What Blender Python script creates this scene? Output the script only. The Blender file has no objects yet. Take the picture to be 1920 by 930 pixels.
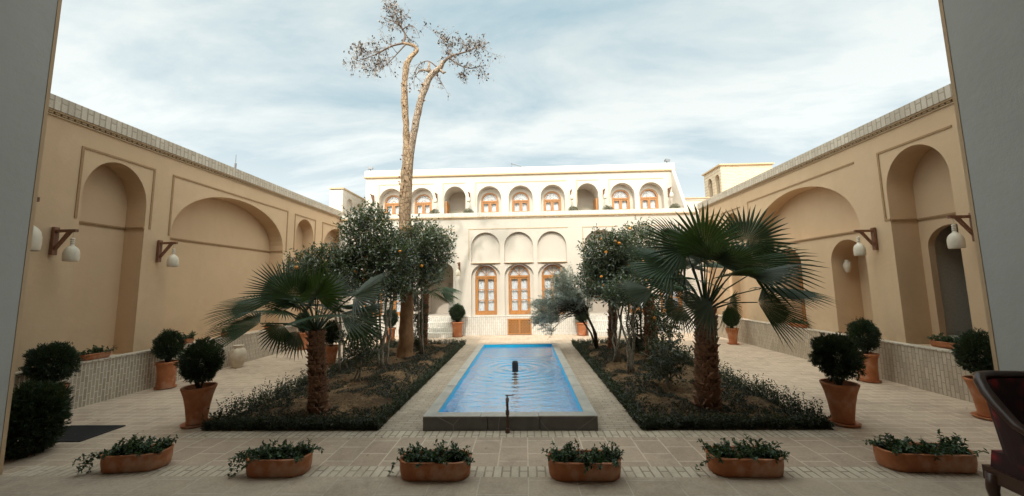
import bpy, math, random
from mathutils import Vector, Matrix
from mathutils import noise as mn
R = math.radians
C = bpy.context.scene.collection
scene = bpy.context.scene
rnd = random.Random(7)

# ---------------------------------------------------------------- camera
cam_d = bpy.data.cameras.new('camera'); cam = bpy.data.objects.new('camera', cam_d); C.objects.link(cam)
f_px, pitch, yaw, roll = 673.73, .10541, .033327, -.015257
cam_d.sensor_width = 36; cam_d.lens = f_px / 1920 * 36; cam_d.clip_start = .05; cam_d.clip_end = 2000
fw = Vector((-math.sin(yaw) * math.cos(pitch), math.cos(yaw) * math.cos(pitch), math.sin(pitch)))
rt = Vector((math.cos(yaw), math.sin(yaw), 0)); up = rt.cross(fw)
r2 = rt * math.cos(roll) + up * math.sin(roll); u2 = -rt * math.sin(roll) + up * math.cos(roll)
m = Matrix((r2, u2, -fw)).transposed().to_4x4(); m.translation = (0, 0, 1.6)
cam.matrix_world = m
scene.camera = cam

# ---------------------------------------------------------------- world, sun, exposure
SUN_EL = 45.0; SUN_DX = .12; GLOW = 6.0   # veiled sun: sky round it, behind the view, boosted to light the walls
w = bpy.data.worlds.new('World'); scene.world = w; w.use_nodes = True
nt = w.node_tree; nt.nodes.clear()
def wn(t): return nt.nodes.new(t)
out = wn('ShaderNodeOutputWorld'); bg = wn('ShaderNodeBackground'); sky = wn('ShaderNodeTexSky')
sky.sky_type = 'NISHITA'; sky.sun_disc = False; sky.sun_elevation = R(SUN_EL); sky.sun_rotation = R(180) + math.atan(SUN_DX)
sky.dust_density = 2.0
tc = wn('ShaderNodeTexCoord'); sx = wn('ShaderNodeSeparateXYZ'); nt.links.new(tc.outputs['Generated'], sx.inputs[0])
zz = wn('ShaderNodeMath'); zz.operation = 'MAXIMUM'; nt.links.new(sx.outputs[2], zz.inputs[0]); zz.inputs[1].default_value = 0.0
za = wn('ShaderNodeMath'); za.operation = 'ADD'; nt.links.new(zz.outputs[0], za.inputs[0]); za.inputs[1].default_value = .22
dx = wn('ShaderNodeMath'); dx.operation = 'DIVIDE'; nt.links.new(sx.outputs[0], dx.inputs[0]); nt.links.new(za.outputs[0], dx.inputs[1])
dy = wn('ShaderNodeMath'); dy.operation = 'DIVIDE'; nt.links.new(sx.outputs[1], dy.inputs[0]); nt.links.new(za.outputs[0], dy.inputs[1])
cx = wn('ShaderNodeCombineXYZ'); nt.links.new(dx.outputs[0], cx.inputs[0]); nt.links.new(dy.outputs[0], cx.inputs[1])
mp = wn('ShaderNodeMapping'); mp.inputs['Scale'].default_value = (.55, 1.15, 1); mp.inputs['Rotation'].default_value = (0, 0, R(16)); mp.inputs['Location'].default_value = (3.1, 1.7, 0)
nt.links.new(cx.outputs[0], mp.inputs[0])
n1 = wn('ShaderNodeTexNoise'); n1.inputs['Scale'].default_value = 1.7; n1.inputs['Detail'].default_value = 10; n1.inputs['Roughness'].default_value = .6; n1.inputs['Distortion'].default_value = .35
nt.links.new(mp.outputs[0], n1.inputs['Vector'])
cr = wn('ShaderNodeValToRGB'); cr.color_ramp.elements[0].position = .30; cr.color_ramp.elements[0].color = (.0, .0, .0, 1); cr.color_ramp.elements[1].position = .61; cr.color_ramp.elements[1].color = (1, 1, 1, 1)
nt.links.new(n1.outputs['Fac'], cr.inputs[0])
# cloud colour: paler and brighter towards the horizon
hr = wn('ShaderNodeValToRGB'); nt.links.new(sx.outputs[2], hr.inputs[0])
hr.color_ramp.elements[0].position = 0.08; hr.color_ramp.elements[0].color = (10.4, 11.0, 11.0, 1)
hr.color_ramp.elements[1].position = .62; hr.color_ramp.elements[1].color = (8.3, 8.9, 8.7, 1)
# thin cloud / gap colour : sky seen through a veil
veil = wn('ShaderNodeMix'); veil.data_type = 'RGBA'; veil.inputs[0].default_value = .8
nt.links.new(sky.outputs[0], veil.inputs[6]); veil.inputs[7].default_value = (4.6, 6.7, 7.6, 1)
hz = wn('ShaderNodeMapRange'); nt.links.new(sx.outputs[2], hz.inputs[0]); hz.inputs[1].default_value = .14; hz.inputs[2].default_value = .46; hz.inputs[3].default_value = .9; hz.inputs[4].default_value = 0
mx = wn('ShaderNodeMath'); mx.operation = 'MAXIMUM'; nt.links.new(cr.outputs[0], mx.inputs[0]); nt.links.new(hz.outputs[0], mx.inputs[1])
mix = wn('ShaderNodeMix'); mix.data_type = 'RGBA'; nt.links.new(mx.outputs[0], mix.inputs[0]); nt.links.new(veil.outputs[2], mix.inputs[6]); nt.links.new(hr.outputs[0], mix.inputs[7])
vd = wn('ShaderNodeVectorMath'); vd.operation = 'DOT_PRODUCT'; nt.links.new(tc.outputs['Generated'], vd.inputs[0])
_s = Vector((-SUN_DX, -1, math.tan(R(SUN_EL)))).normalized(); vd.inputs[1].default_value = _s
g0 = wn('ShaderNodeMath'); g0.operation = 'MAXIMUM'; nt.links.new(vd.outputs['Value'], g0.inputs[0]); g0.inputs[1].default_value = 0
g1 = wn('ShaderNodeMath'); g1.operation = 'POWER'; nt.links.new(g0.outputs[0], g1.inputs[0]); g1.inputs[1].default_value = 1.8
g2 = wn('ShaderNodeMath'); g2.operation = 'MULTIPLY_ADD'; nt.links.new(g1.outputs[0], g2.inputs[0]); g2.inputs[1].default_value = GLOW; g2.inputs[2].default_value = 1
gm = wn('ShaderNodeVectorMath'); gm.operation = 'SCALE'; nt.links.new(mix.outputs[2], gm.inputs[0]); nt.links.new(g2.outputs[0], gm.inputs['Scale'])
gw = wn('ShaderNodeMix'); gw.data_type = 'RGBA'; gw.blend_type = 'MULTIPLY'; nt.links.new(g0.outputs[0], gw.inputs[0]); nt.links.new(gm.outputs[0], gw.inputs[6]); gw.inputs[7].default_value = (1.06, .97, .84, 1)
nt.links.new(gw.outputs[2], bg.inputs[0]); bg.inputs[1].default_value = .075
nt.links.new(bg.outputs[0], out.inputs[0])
sd = bpy.data.lights.new('sun', 'SUN'); so = bpy.data.objects.new('sun', sd); C.objects.link(so)
sd.energy = 2.1; sd.angle = R(1.6); sd.color = (1, .95, .87)
sdir = Vector((SUN_DX, 1, -math.tan(R(SUN_EL))))
so.rotation_euler = sdir.to_track_quat('-Z', 'Y').to_euler(); so.location = (0, -5, 20)
scene.view_settings.view_transform = 'Standard'; scene.view_settings.look = 'None'
scene.view_settings.exposure = 0.42; scene.view_settings.gamma = 1
try:
    scene.cycles.max_bounces = 8; scene.cycles.diffuse_bounces = 5; scene.cycles.transparent_max_bounces = 16
except Exception: pass

# ---------------------------------------------------------------- material helpers
class NT:
    def __init__(s, name):
        s.m = bpy.data.materials.new(name); s.m.use_nodes = True; s.t = s.m.node_tree; s.b = s.t.nodes['Principled BSDF']; s.out = s.t.nodes['Material Output']
        s.pos = None
    def n(s, t, **k):
        x = s.t.nodes.new(t)
        for a, b in k.items():
            if hasattr(x, a): setattr(x, a, b)
        return x
    def l(s, a, b): s.t.links.new(a, b)
    def P(s, obj=False):
        if obj: return s.n('ShaderNodeTexCoord').outputs['Object']
        if s.pos is None: s.pos = s.n('ShaderNodeNewGeometry').outputs['Position']
        return s.pos
    def noise(s, scale, detail=4, rough=.55, vec=None, dist=0):
        x = s.n('ShaderNodeTexNoise'); x.inputs['Scale'].default_value = scale; x.inputs['Detail'].default_value = detail; x.inputs['Roughness'].default_value = rough; x.inputs['Distortion'].default_value = dist
        s.l(vec if vec else s.P(), x.inputs['Vector']); return x.outputs['Fac']
    def ramp(s, fac, stops):
        x = s.n('ShaderNodeValToRGB'); e = x.color_ramp.elements
        while len(e) < len(stops): e.new(.5)
        for i, (p, c) in enumerate(stops): e[i].position = p; e[i].color = (c[0], c[1], c[2], 1)
        s.l(fac, x.inputs[0]); return x.outputs[0]
    def mix(s, fac, a, b, mode='MIX'):
        x = s.n('ShaderNodeMix'); x.data_type = 'RGBA'; x.blend_type = mode
        for i, v in ((0, fac), (6, a), (7, b)):
            if isinstance(v, (int, float)): x.inputs[i].default_value = v
            elif isinstance(v, tuple): x.inputs[i].default_value = (*v, 1)
            else: s.l(v, x.inputs[i])
        return x.outputs[2]
    def math(s, op, a, b=0.):
        x = s.n('ShaderNodeMath'); x.operation = op
        for i, v in enumerate((a, b)):
            if isinstance(v, (int, float)): x.inputs[i].default_value = v
            else: s.l(v, x.inputs[i])
        return x.outputs[0]
    def bump(s, h, strength=.3, dist=.01, normal=None):
        x = s.n('ShaderNodeBump'); x.inputs['Strength'].default_value = strength; x.inputs['Distance'].default_value = dist; s.l(h, x.inputs['Height'])
        if normal: s.l(normal, x.inputs['Normal'])
        return x.outputs[0]
    def swz(s, order, scale=(1, 1, 1), vec=None):
        a = s.n('ShaderNodeSeparateXYZ'); s.l(vec if vec else s.P(), a.inputs[0]); c = s.n('ShaderNodeCombineXYZ')
        for i, k in enumerate(order):
            if k is None: continue
            s.l(s.math('MULTIPLY', a.outputs[k], scale[i]), c.inputs[i])
        return c.outputs[0]
    def brick(s, vec, bw, bh, mortar, c1, c2, cm, offset=.5, smooth=.1, bias=0, squash=1):
        x = s.n('ShaderNodeTexBrick'); x.offset = offset; x.squash = squash
        s.l(vec, x.inputs['Vector']); x.inputs['Scale'].default_value = 1; x.inputs['Brick Width'].default_value = bw; x.inputs['Row Height'].default_value = bh
        x.inputs['Mortar Size'].default_value = mortar; x.inputs['Mortar Smooth'].default_value = smooth; x.inputs['Bias'].default_value = bias
        x.inputs['Color1'].default_value = (*c1, 1); x.inputs['Color2'].default_value = (*c2, 1); x.inputs['Mortar'].default_value = (*cm, 1)
        return x
    def done(s, color, rough=.8, normal=None, metal=0, spec=.5):
        for i, v in (('Base Color', color), ('Roughness', rough), ('Metallic', metal), ('Specular IOR Level', spec)):
            if isinstance(v, (int, float)): s.b.inputs[i].default_value = v
            elif isinstance(v, tuple): s.b.inputs[i].default_value = (*v, 1)
            else: s.l(v, s.b.inputs[i])
        if normal: s.l(normal, s.b.inputs['Normal'])
        return s.m

def plaster(name, c, dark, var=.5):
    t = NT(name)
    a = t.noise(.55, 5, .6); b = t.noise(3.2, 6, .65); f = t.noise(60, 4, .7)
    st = t.noise(1.6, 6, .6, t.swz((0, 1, 2), (1.6, 1.6, .35)))
    c1 = t.mix(t.ramp(a, [(.32, (0, 0, 0)), (.72, (1, 1, 1))]), dark, c)
    c2 = t.mix(t.math('MULTIPLY', t.ramp(b, [(.42, (0, 0, 0)), (.75, (1, 1, 1))]), var * .55), c1, tuple(x * .82 for x in c))
    pt_ = t.noise(.9, 7, .7, None, .6)
    c2 = t.mix(t.math('MULTIPLY', t.ramp(pt_, [(.56, (0, 0, 0)), (.60, (1, 1, 1))]), var * .22), c2, tuple(min(1, x * 1.18) for x in c))
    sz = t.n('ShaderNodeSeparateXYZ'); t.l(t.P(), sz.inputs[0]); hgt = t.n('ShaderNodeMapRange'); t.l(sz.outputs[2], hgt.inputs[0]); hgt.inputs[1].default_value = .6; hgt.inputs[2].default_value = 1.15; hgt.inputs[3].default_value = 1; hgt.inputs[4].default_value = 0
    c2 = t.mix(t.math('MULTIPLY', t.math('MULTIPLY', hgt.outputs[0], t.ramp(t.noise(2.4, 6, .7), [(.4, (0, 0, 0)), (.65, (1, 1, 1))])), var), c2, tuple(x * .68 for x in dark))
    c3 = t.mix(t.math('MULTIPLY', t.ramp(st, [(.5, (0, 0, 0)), (.8, (1, 1, 1))]), var * .5), c2, tuple(x * .72 for x in dark))
    n = t.bump(f, .25, .004); n2 = t.bump(b, .35, .02, n)
    return t.done(c3, .9, n2, spec=.2)

M = {}
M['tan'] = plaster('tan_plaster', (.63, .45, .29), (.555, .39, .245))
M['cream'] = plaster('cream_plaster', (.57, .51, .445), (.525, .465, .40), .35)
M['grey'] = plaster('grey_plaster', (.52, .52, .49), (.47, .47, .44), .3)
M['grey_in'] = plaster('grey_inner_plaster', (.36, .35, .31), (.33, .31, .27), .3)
def solid(name, c, rough=.6, bumps=0, scale=30, var=.12, metal=0, spec=.5):
    t = NT(name); v = t.noise(scale, 5, .6, t.P(True)); col = t.mix(t.ramp(v, [(.3, (0, 0, 0)), (.7, (1, 1, 1))]), tuple(x * (1 - var) for x in c), tuple(min(1, x * (1 + var)) for x in c))
    return t.done(col, rough, t.bump(v, bumps, .01) if bumps else None, metal, spec)
M['mould'] = solid('moulding_plaster', (.33, .20, .10), .85, .2)
M['mould_light'] = solid('light_moulding_plaster', (.46, .33, .20), .85, .2)
def wood():
    t = NT('orange_wood'); v = t.noise(9, 5, .6, t.swz((0, 1, 2), (6, 6, .8), t.P(True)))
    c = t.ramp(v, [(.3, (.28, .11, .03)), (.6, (.48, .21, .062)), (.8, (.56, .28, .10))]); c = t.mix(t.math('MULTIPLY', t.ramp(t.noise(1.3, 6, .7), [(.45, (0, 0, 0)), (.65, (1, 1, 1))]), .5), c, (.30, .16, .075)); return t.done(c, .45, t.bump(v, .2, .004))
M['wood'] = wood()
def dwood():
    t = NT('bracket_wood'); v = t.noise(12, 5, .6, t.swz((0, 1, 2), (5, 5, 1), t.P(True)))
    return t.done(t.ramp(v, [(.3, (.10, .04, .02)), (.75, (.28, .12, .06))]), .6, t.bump(v, .2, .004))
M['dwood'] = dwood()
def terracotta():
    t = NT('terracotta'); p = t.P(True); v = t.noise(7, 6, .65, p); g = t.noise(90, 3, .6, p)
    oi = t.n('ShaderNodeObjectInfo')
    c = t.ramp(v, [(.28, (.30, .095, .035)), (.55, (.44, .155, .06)), (.8, (.52, .24, .12))])
    c = t.mix(t.math('MULTIPLY', t.ramp(t.noise(3.3, 6, .7, p), [(.50, (0, 0, 0)), (.66, (1, 1, 1))]), .5), c, (.54, .43, .34))
    c = t.mix(t.math('MULTIPLY', oi.outputs['Random'], .25), c, (.26, .09, .04))
    return t.done(c, .62, t.bump(g, .25, .003), spec=.35)
M['terra'] = terracotta()
M['ceramic'] = solid('lamp_ceramic', (.62, .54, .43), .45, .1, 14, .1)
M['soil'] = None
def soil():
    t = NT('garden_soil'); a = t.noise(1.8, 6, .65); b = t.noise(26, 6, .7)
    c = t.ramp(a, [(.32, (.085, .05, .028)), (.54, (.20, .125, .066)), (.72, (.38, .235, .125))]); c = t.mix(t.ramp(b, [(.35, (1, 1, 1)), (.6, (0, 0, 0))]), c, (.055, .034, .02))
    return t.done(c, .95, t.bump(b, .9, .03), spec=.15)
M['soil'] = soil()
# brick skins
def soldier(name, ax, c1, c2, cm, bw=.19, bh=.062, mortar=.007):
    t = NT(name); wob = t.noise(3, 2)
    v = t.swz((2, ax, None)); x = t.brick(v, bw, bh, mortar, c1, c2, cm, .5, .3)
    d = t.noise(2.2, 5, .6); col = t.mix(t.math('MULTIPLY', t.ramp(d, [(.4, (0, 0, 0)), (.75, (1, 1, 1))]), .45), x.outputs['Color'], tuple(k * .62 for k in c2))
    g = t.noise(70, 4, .65); col = t.mix(.18, col, t.ramp(g, [(.3, (.25, .2, .15)), (.7, (.9, .85, .75))]))
    inv = t.math('SUBTRACT', 1., x.outputs['Fac'])
    return t.done(col, .9, t.bump(g, .3, .004, t.bump(inv, .7, .008)), spec=.2)
M['plinth_side'] = soldier('plinth_brick', 1, (.44, .36, .27), (.31, .24, .165), (.70, .63, .53), .17, .045, .007)
M['plinth_far_side'] = soldier('plinth_brick_tan', 1, (.54, .44, .33), (.40, .31, .22), (.28, .21, .14), .17, .05, .006)
M['plinth_front'] = soldier('white_plinth_brick', 0, (.68, .65, .61), (.60, .57, .52), (.42, .37, .31), .2, .066, .007)
M['para_side'] = soldier('parapet_brick', 1, (.62, .54, .44), (.50, .42, .33), (.34, .27, .20), .4, .075, .009)
M['para_front'] = soldier('white_parapet_brick', 0, (.68, .64, .59), (.62, .58, .52), (.50, .44, .37), .4, .075, .006)
def pave(name, bw, bh, order, c1, c2, cm, mortar=.006, sq=1.):
    t = NT(name); x = t.brick(t.swz(order), bw, bh, mortar, c1, c2, cm, .5, .25)
    big = t.noise(.5, 5, .6); d = t.noise(2.6, 6, .7); g = t.noise(55, 5, .7)
    col = t.mix(t.math('MULTIPLY', t.ramp(big, [(.35, (0, 0, 0)), (.7, (1, 1, 1))]), .3), x.outputs['Color'], tuple(k * .68 for k in c2))
    col = t.mix(t.math('MULTIPLY', t.ramp(d, [(.45, (0, 0, 0)), (.62, (1, 1, 1))]), .25), col, tuple(min(1, k * 1.35) for k in c1))
    col = t.mix(t.math('MULTIPLY', t.ramp(t.noise(4.7, 6, .75), [(.55, (0, 0, 0)), (.70, (1, 1, 1))]), .4), col, tuple(k * .5 for k in c2))
    w2 = t.noise(1.1, 8, .75, None, .8)
    col = t.mix(t.math('MULTIPLY', t.ramp(w2, [(.50, (0, 0, 0)), (.66, (1, 1, 1))]), .5), col, tuple(k * .55 for k in c2))
    col = t.mix(.15, col, t.ramp(g, [(.3, (.12, .10, .08)), (.7, (.75, .68, .58))]))
    inv = t.math('SUBTRACT', 1., x.outputs['Fac'])
    n = t.bump(g, .35, .004, t.bump(inv, .55, .006, t.bump(t.noise(9, 4), .4, .012)))
    return t.done(col, .82, n, spec=.3)
PC1, PC2, PCM = (.54, .40, .29), (.44, .315, .225), (.60, .54, .45)
M['pave'] = pave('paving_brick', .27, .125, (0, 1, None), PC1, PC2, (.66, .53, .40), .009)
M['pave_big'] = pave('paving_tile', .29, .27, (1, 0, None), (.50, .365, .265), (.42, .295, .21), (.70, .56, .43), .008)
M['pave_row'] = pave('edge_brick', .3, .075, (1, 0, None), (.64, .53, .41), (.53, .42, .31), (.25, .18, .12), .008)
M['pave_path'] = pave('path_brick', .18, .055, (0, 1, None), (.50, .39, .295), (.38, .28, .20), (.20, .17, .13), .006)
M['pave_iwan'] = pave('iwan_tile', .42, .40, (1, 0, None), (.50, .385, .285), (.44, .33, .24), (.58, .50, .40), .005)
def stone(name, c):
    t = NT(name); a = t.noise(5, 6, .65); b = t.noise(80, 4, .7)
    vn = t.n('ShaderNodeTexVoronoi'); vn.feature = 'DISTANCE_TO_EDGE'; vn.inputs['Scale'].default_value = 1.7; t.l(t.P(), vn.inputs['Vector'])
    col = t.mix(t.ramp(a, [(.3, (0, 0, 0)), (.7, (1, 1, 1))]), tuple(k * .65 for k in c), c)
    col = t.mix(t.ramp(vn.outputs['Distance'], [(0, (.5, .5, .5)), (.006, (0, 0, 0))]), col, (.5, .48, .44))
    return t.done(col, .55, t.bump(b, .3, .003), spec=.4)
M['stone_dark'] = stone('dark_pool_stone', (.17, .165, .155))
M['stone_rim'] = stone('pool_rim_stone', (.50, .46, .41))
t = NT('blue_pool_paint'); v = t.noise(3, 5, .6)
M['blue'] = t.done(t.ramp(v, [(.3, (.001, .50, .86)), (.7, (.002, .60, .92))]), .5)
def water():
    t = NT('pool_water'); t.t.nodes.remove(t.b)
    p = t.P()
    mpn = t.n('ShaderNodeMapping'); mpn.inputs['Location'].default_value = (.2, -6.72, 0); t.l(p, mpn.inputs[0])
    ln = t.n('ShaderNodeVectorMath'); ln.operation = 'LENGTH'; t.l(mpn.outputs[0], ln.inputs[0]); r = ln.outputs['Value']
    wob = t.noise(1.6, 3, .5)
    ph = t.math('ADD', t.math('MULTIPLY', r, 34.), t.math('MULTIPLY', wob, 9.))
    s = t.math('SINE', ph)
    att = t.math('DIVIDE', 1., t.math('ADD', 1., t.math('MULTIPLY', t.math('POWER', r, 2.), 1.1)))
    ring = t.math('MULTIPLY', s, att)
    n = t.noise(1.9, 3, .5, t.swz((0, 1, 2), (1, 2.6, 1))); n2 = t.noise(13, 3, .5, t.swz((0, 1, 2), (.8, 1.6, 1)))
    h = t.math('ADD', t.math('MULTIPLY', ring, .34), t.math('ADD', t.math('MULTIPLY', n, .55), t.math('MULTIPLY', n2, .60)))
    nb = t.bump(h, 1., .028)
    gl = t.n('ShaderNodeBsdfGlossy'); gl.inputs['Roughness'].default_value = .01; gl.inputs['Color'].default_value = (.95, 1, 1, 1); t.l(nb, gl.inputs['Normal'])
    tr = t.n('ShaderNodeBsdfTransparent'); tr.inputs[0].default_value = (.84, .97, 1, 1)
    fr = t.n('ShaderNodeFresnel'); fr.inputs['IOR'].default_value = 1.9; t.l(nb, fr.inputs['Normal'])
    ms = t.n('ShaderNodeMixShader'); k = t.math('MINIMUM', t.math('MULTIPLY', fr.outputs[0], 2.1), 1.); t.l(k, ms.inputs[0]); t.l(tr.outputs[0], ms.inputs[1]); t.l(gl.outputs[0], ms.inputs[2]); t.l(ms.outputs[0], t.out.inputs[0])
    return t.m
M['water'] = water()
def glass():
    t = NT('window_glass'); t.t.nodes.remove(t.b)
    gl = t.n('ShaderNodeBsdfGlossy'); gl.inputs['Roughness'].default_value = .03; tr = t.n('ShaderNodeBsdfTransparent'); tr.inputs[0].default_value = (.93, .96, .97, 1)
    ms = t.n('ShaderNodeMixShader'); ms.inputs[0].default_value = .09; t.l(tr.outputs[0], ms.inputs[1]); t.l(gl.outputs[0], ms.inputs[2]); t.l(ms.outputs[0], t.out.inputs[0])
    return t.m
M['glass'] = glass()
M['curtain'] = solid('white_curtain', (.80, .80, .82), .9, 0, 8, .04)
M['dark'] = solid('painted_dark_interior', (.035, .028, .022), .9)  # near-black colour stands in for shade inside rooms and openings
M['iron'] = solid('rusty_iron', (.11, .065, .045), .6, .3, 60, .35, .5)
M['metal'] = solid('grey_metal', (.22, .22, .23), .5, .1, 30, .2, .7)
M['black'] = solid('black_rubber', (.018, .018, .02), .7)
M['filigree'] = solid('fanlight_lattice', (.40, .36, .36), .6)
M['sheet_grey'] = solid('grey_render', (.42, .38, .31), .85)
M['passage'] = solid('pale_passage_plaster', (.66, .62, .55), .85)
M['jar'] = solid('pale_clay', (.56, .46, .35), .75, .2, 12, .15)
M['orange'] = solid('orange_peel', (.85, .30, .02), .4, .1, 60, .12)
def bark(name, c1, c2, c3, scale=14, strength=.9, obj=False, crack=.75):
    t = NT(name); p = t.P(obj); sv = t.swz((0, 1, 2), (1, 1, .55), p)
    vn = t.n('ShaderNodeTexVoronoi'); vn.feature = 'DISTANCE_TO_EDGE'; vn.inputs['Scale'].default_value = scale
    wv = t.n('ShaderNodeTexNoise'); wv.inputs['Scale'].default_value = scale * .6; wv.inputs['Detail'].default_value = 5; t.l(sv, wv.inputs['Vector']); ad = t.n('ShaderNodeVectorMath'); ad.operation = 'MULTIPLY_ADD'; t.l(wv.outputs['Color'], ad.inputs[0]); ad.inputs[1].default_value = (.12, .12, .12); t.l(sv, ad.inputs[2]); t.l(ad.outputs[0], vn.inputs['Vector'])
    a = t.noise(scale * .7, 6, .7, sv); e = t.ramp(vn.outputs['Distance'], [(0, (1 - crack,) * 3), (.12, (1, 1, 1))])
    col = t.ramp(a, [(.3, c1), (.5, c2), (.72, c3)]); col = t.mix(e, tuple(k * .4 for k in c1), col)
    h = t.math('ADD', t.math('MULTIPLY', e, .6), a)
    return t.done(col, .85, t.bump(h, strength, .03), spec=.2)
M['pine_bark'] = bark('flaky_tan_bark', (.24, .15, .085), (.35, .235, .145), (.45, .33, .22), 13, 1., crack=.6)
M['pine_low'] = bark('smooth_brown_bark', (.13, .065, .03), (.23, .12, .058), (.31, .18, .095), 7, .4, crack=.15)
M['pine_cut'] = bark('grey_tan_bark', (.24, .165, .11), (.35, .26, .19), (.44, .35, .27), 14, 1., crack=.6)
M['stem'] = bark('pale_stem_bark', (.17, .14, .11), (.27, .23, .18), (.36, .31, .25), 22, .4)
M['stem_dark'] = bark('dark_stem_bark', (.05, .04, .03), (.09, .07, .05), (.13, .10, .08), 22, .5)
M['palm_bark'] = bark('palm_fibre', (.075, .035, .02), (.15, .07, .04), (.24, .13, .075), 20, 1.)
M['palm_boot'] = solid('palm_leaf_base', (.24, .12, .065), .8, .4, 40, .4)
M['twig'] = solid('dead_twig', (.13, .09, .07), .8, 0, 20, .3)
M['twig_pale'] = solid('dry_needles', (.42, .34, .28), .8, 0, 20, .3)
M['cone'] = solid('dark_cone', (.035, .025, .022), .8)
def leaf(name, c1, c2, rough=.4, trans=.25, tip=None, spec=.5):
    t = NT(name); g = t.n('ShaderNodeNewGeometry'); 
    col = t.ramp(g.outputs['Random Per Island'], [(0, c1), (.75, c2)] + ([(1, tip)] if tip else []))
    t.done(col, rough, None, 0, spec)
    tl = t.n('ShaderNodeBsdfTranslucent'); t.l(t.mix(.5, col, (.25, .35, .05)), tl.inputs[0])
    ms = t.n('ShaderNodeMixShader'); ms.inputs[0].default_value = trans; t.l(t.b.outputs[0], ms.inputs[1]); t.l(tl.outputs[0], ms.inputs[2]); t.l(ms.outputs[0], t.out.inputs[0])
    return t.m
M['citrus'] = leaf('citrus_leaf', (.026, .038, .022), (.085, .105, .065), .24, .2, (.22, .24, .18), spec=.7)
M['olive'] = leaf('olive_leaf', (.20, .21, .185), (.36, .38, .34), .45, .22, (.52, .53, .49))
M['thuja'] = leaf('topiary_leaf', (.006, .015, .007), (.016, .036, .014), .55, .12)
M['hedge'] = leaf('hedge_leaf', (.014, .020, .013), (.038, .048, .030), .45, .15, (.08, .085, .06))
M['cover'] = leaf('ground_cover_leaf', (.016, .018, .015), (.04, .042, .034), .5, .1, (.09, .085, .07))
M['ivy'] = leaf('trailing_leaf', (.012, .028, .012), (.04, .08, .03), .4, .15, (.08, .13, .06))
M['palm'] = leaf('palm_leaf', (.014, .032, .012), (.030, .060, .020), .5, .10, spec=.3)
M['palm_bright'] = leaf('young_palm_leaf', (.022, .058, .012), (.040, .090, .020), .5, .18, spec=.3)
M['palm_grey'] = leaf('grey_palm_leaf', (.034, .044, .030), (.070, .084, .055), .5, .14, spec=.25)  # grey striping; tone also raised to paint in highlights
M['cactus'] = leaf('mottled_shrub_leaf', (.07, .08, .05), (.16, .15, .10), .6, .1, (.30, .27, .16))
M['red_fabric'] = None
t = NT('red_upholstery'); v = t.n('ShaderNodeTexVoronoi'); v.inputs['Scale'].default_value = 9; t.l(t.P(True), v.inputs['Vector'])
M['red_fabric'] = t.done(t.ramp(v.outputs['Distance'], [(.15, (.30, .018, .02)), (.3, (.09, .009, .011)), (.5, (.03, .008, .008))]), .8)
M['chair_wood'] = solid('dark_polished_wood', (.045, .018, .010), .3, 0, 10, .3)

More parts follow.
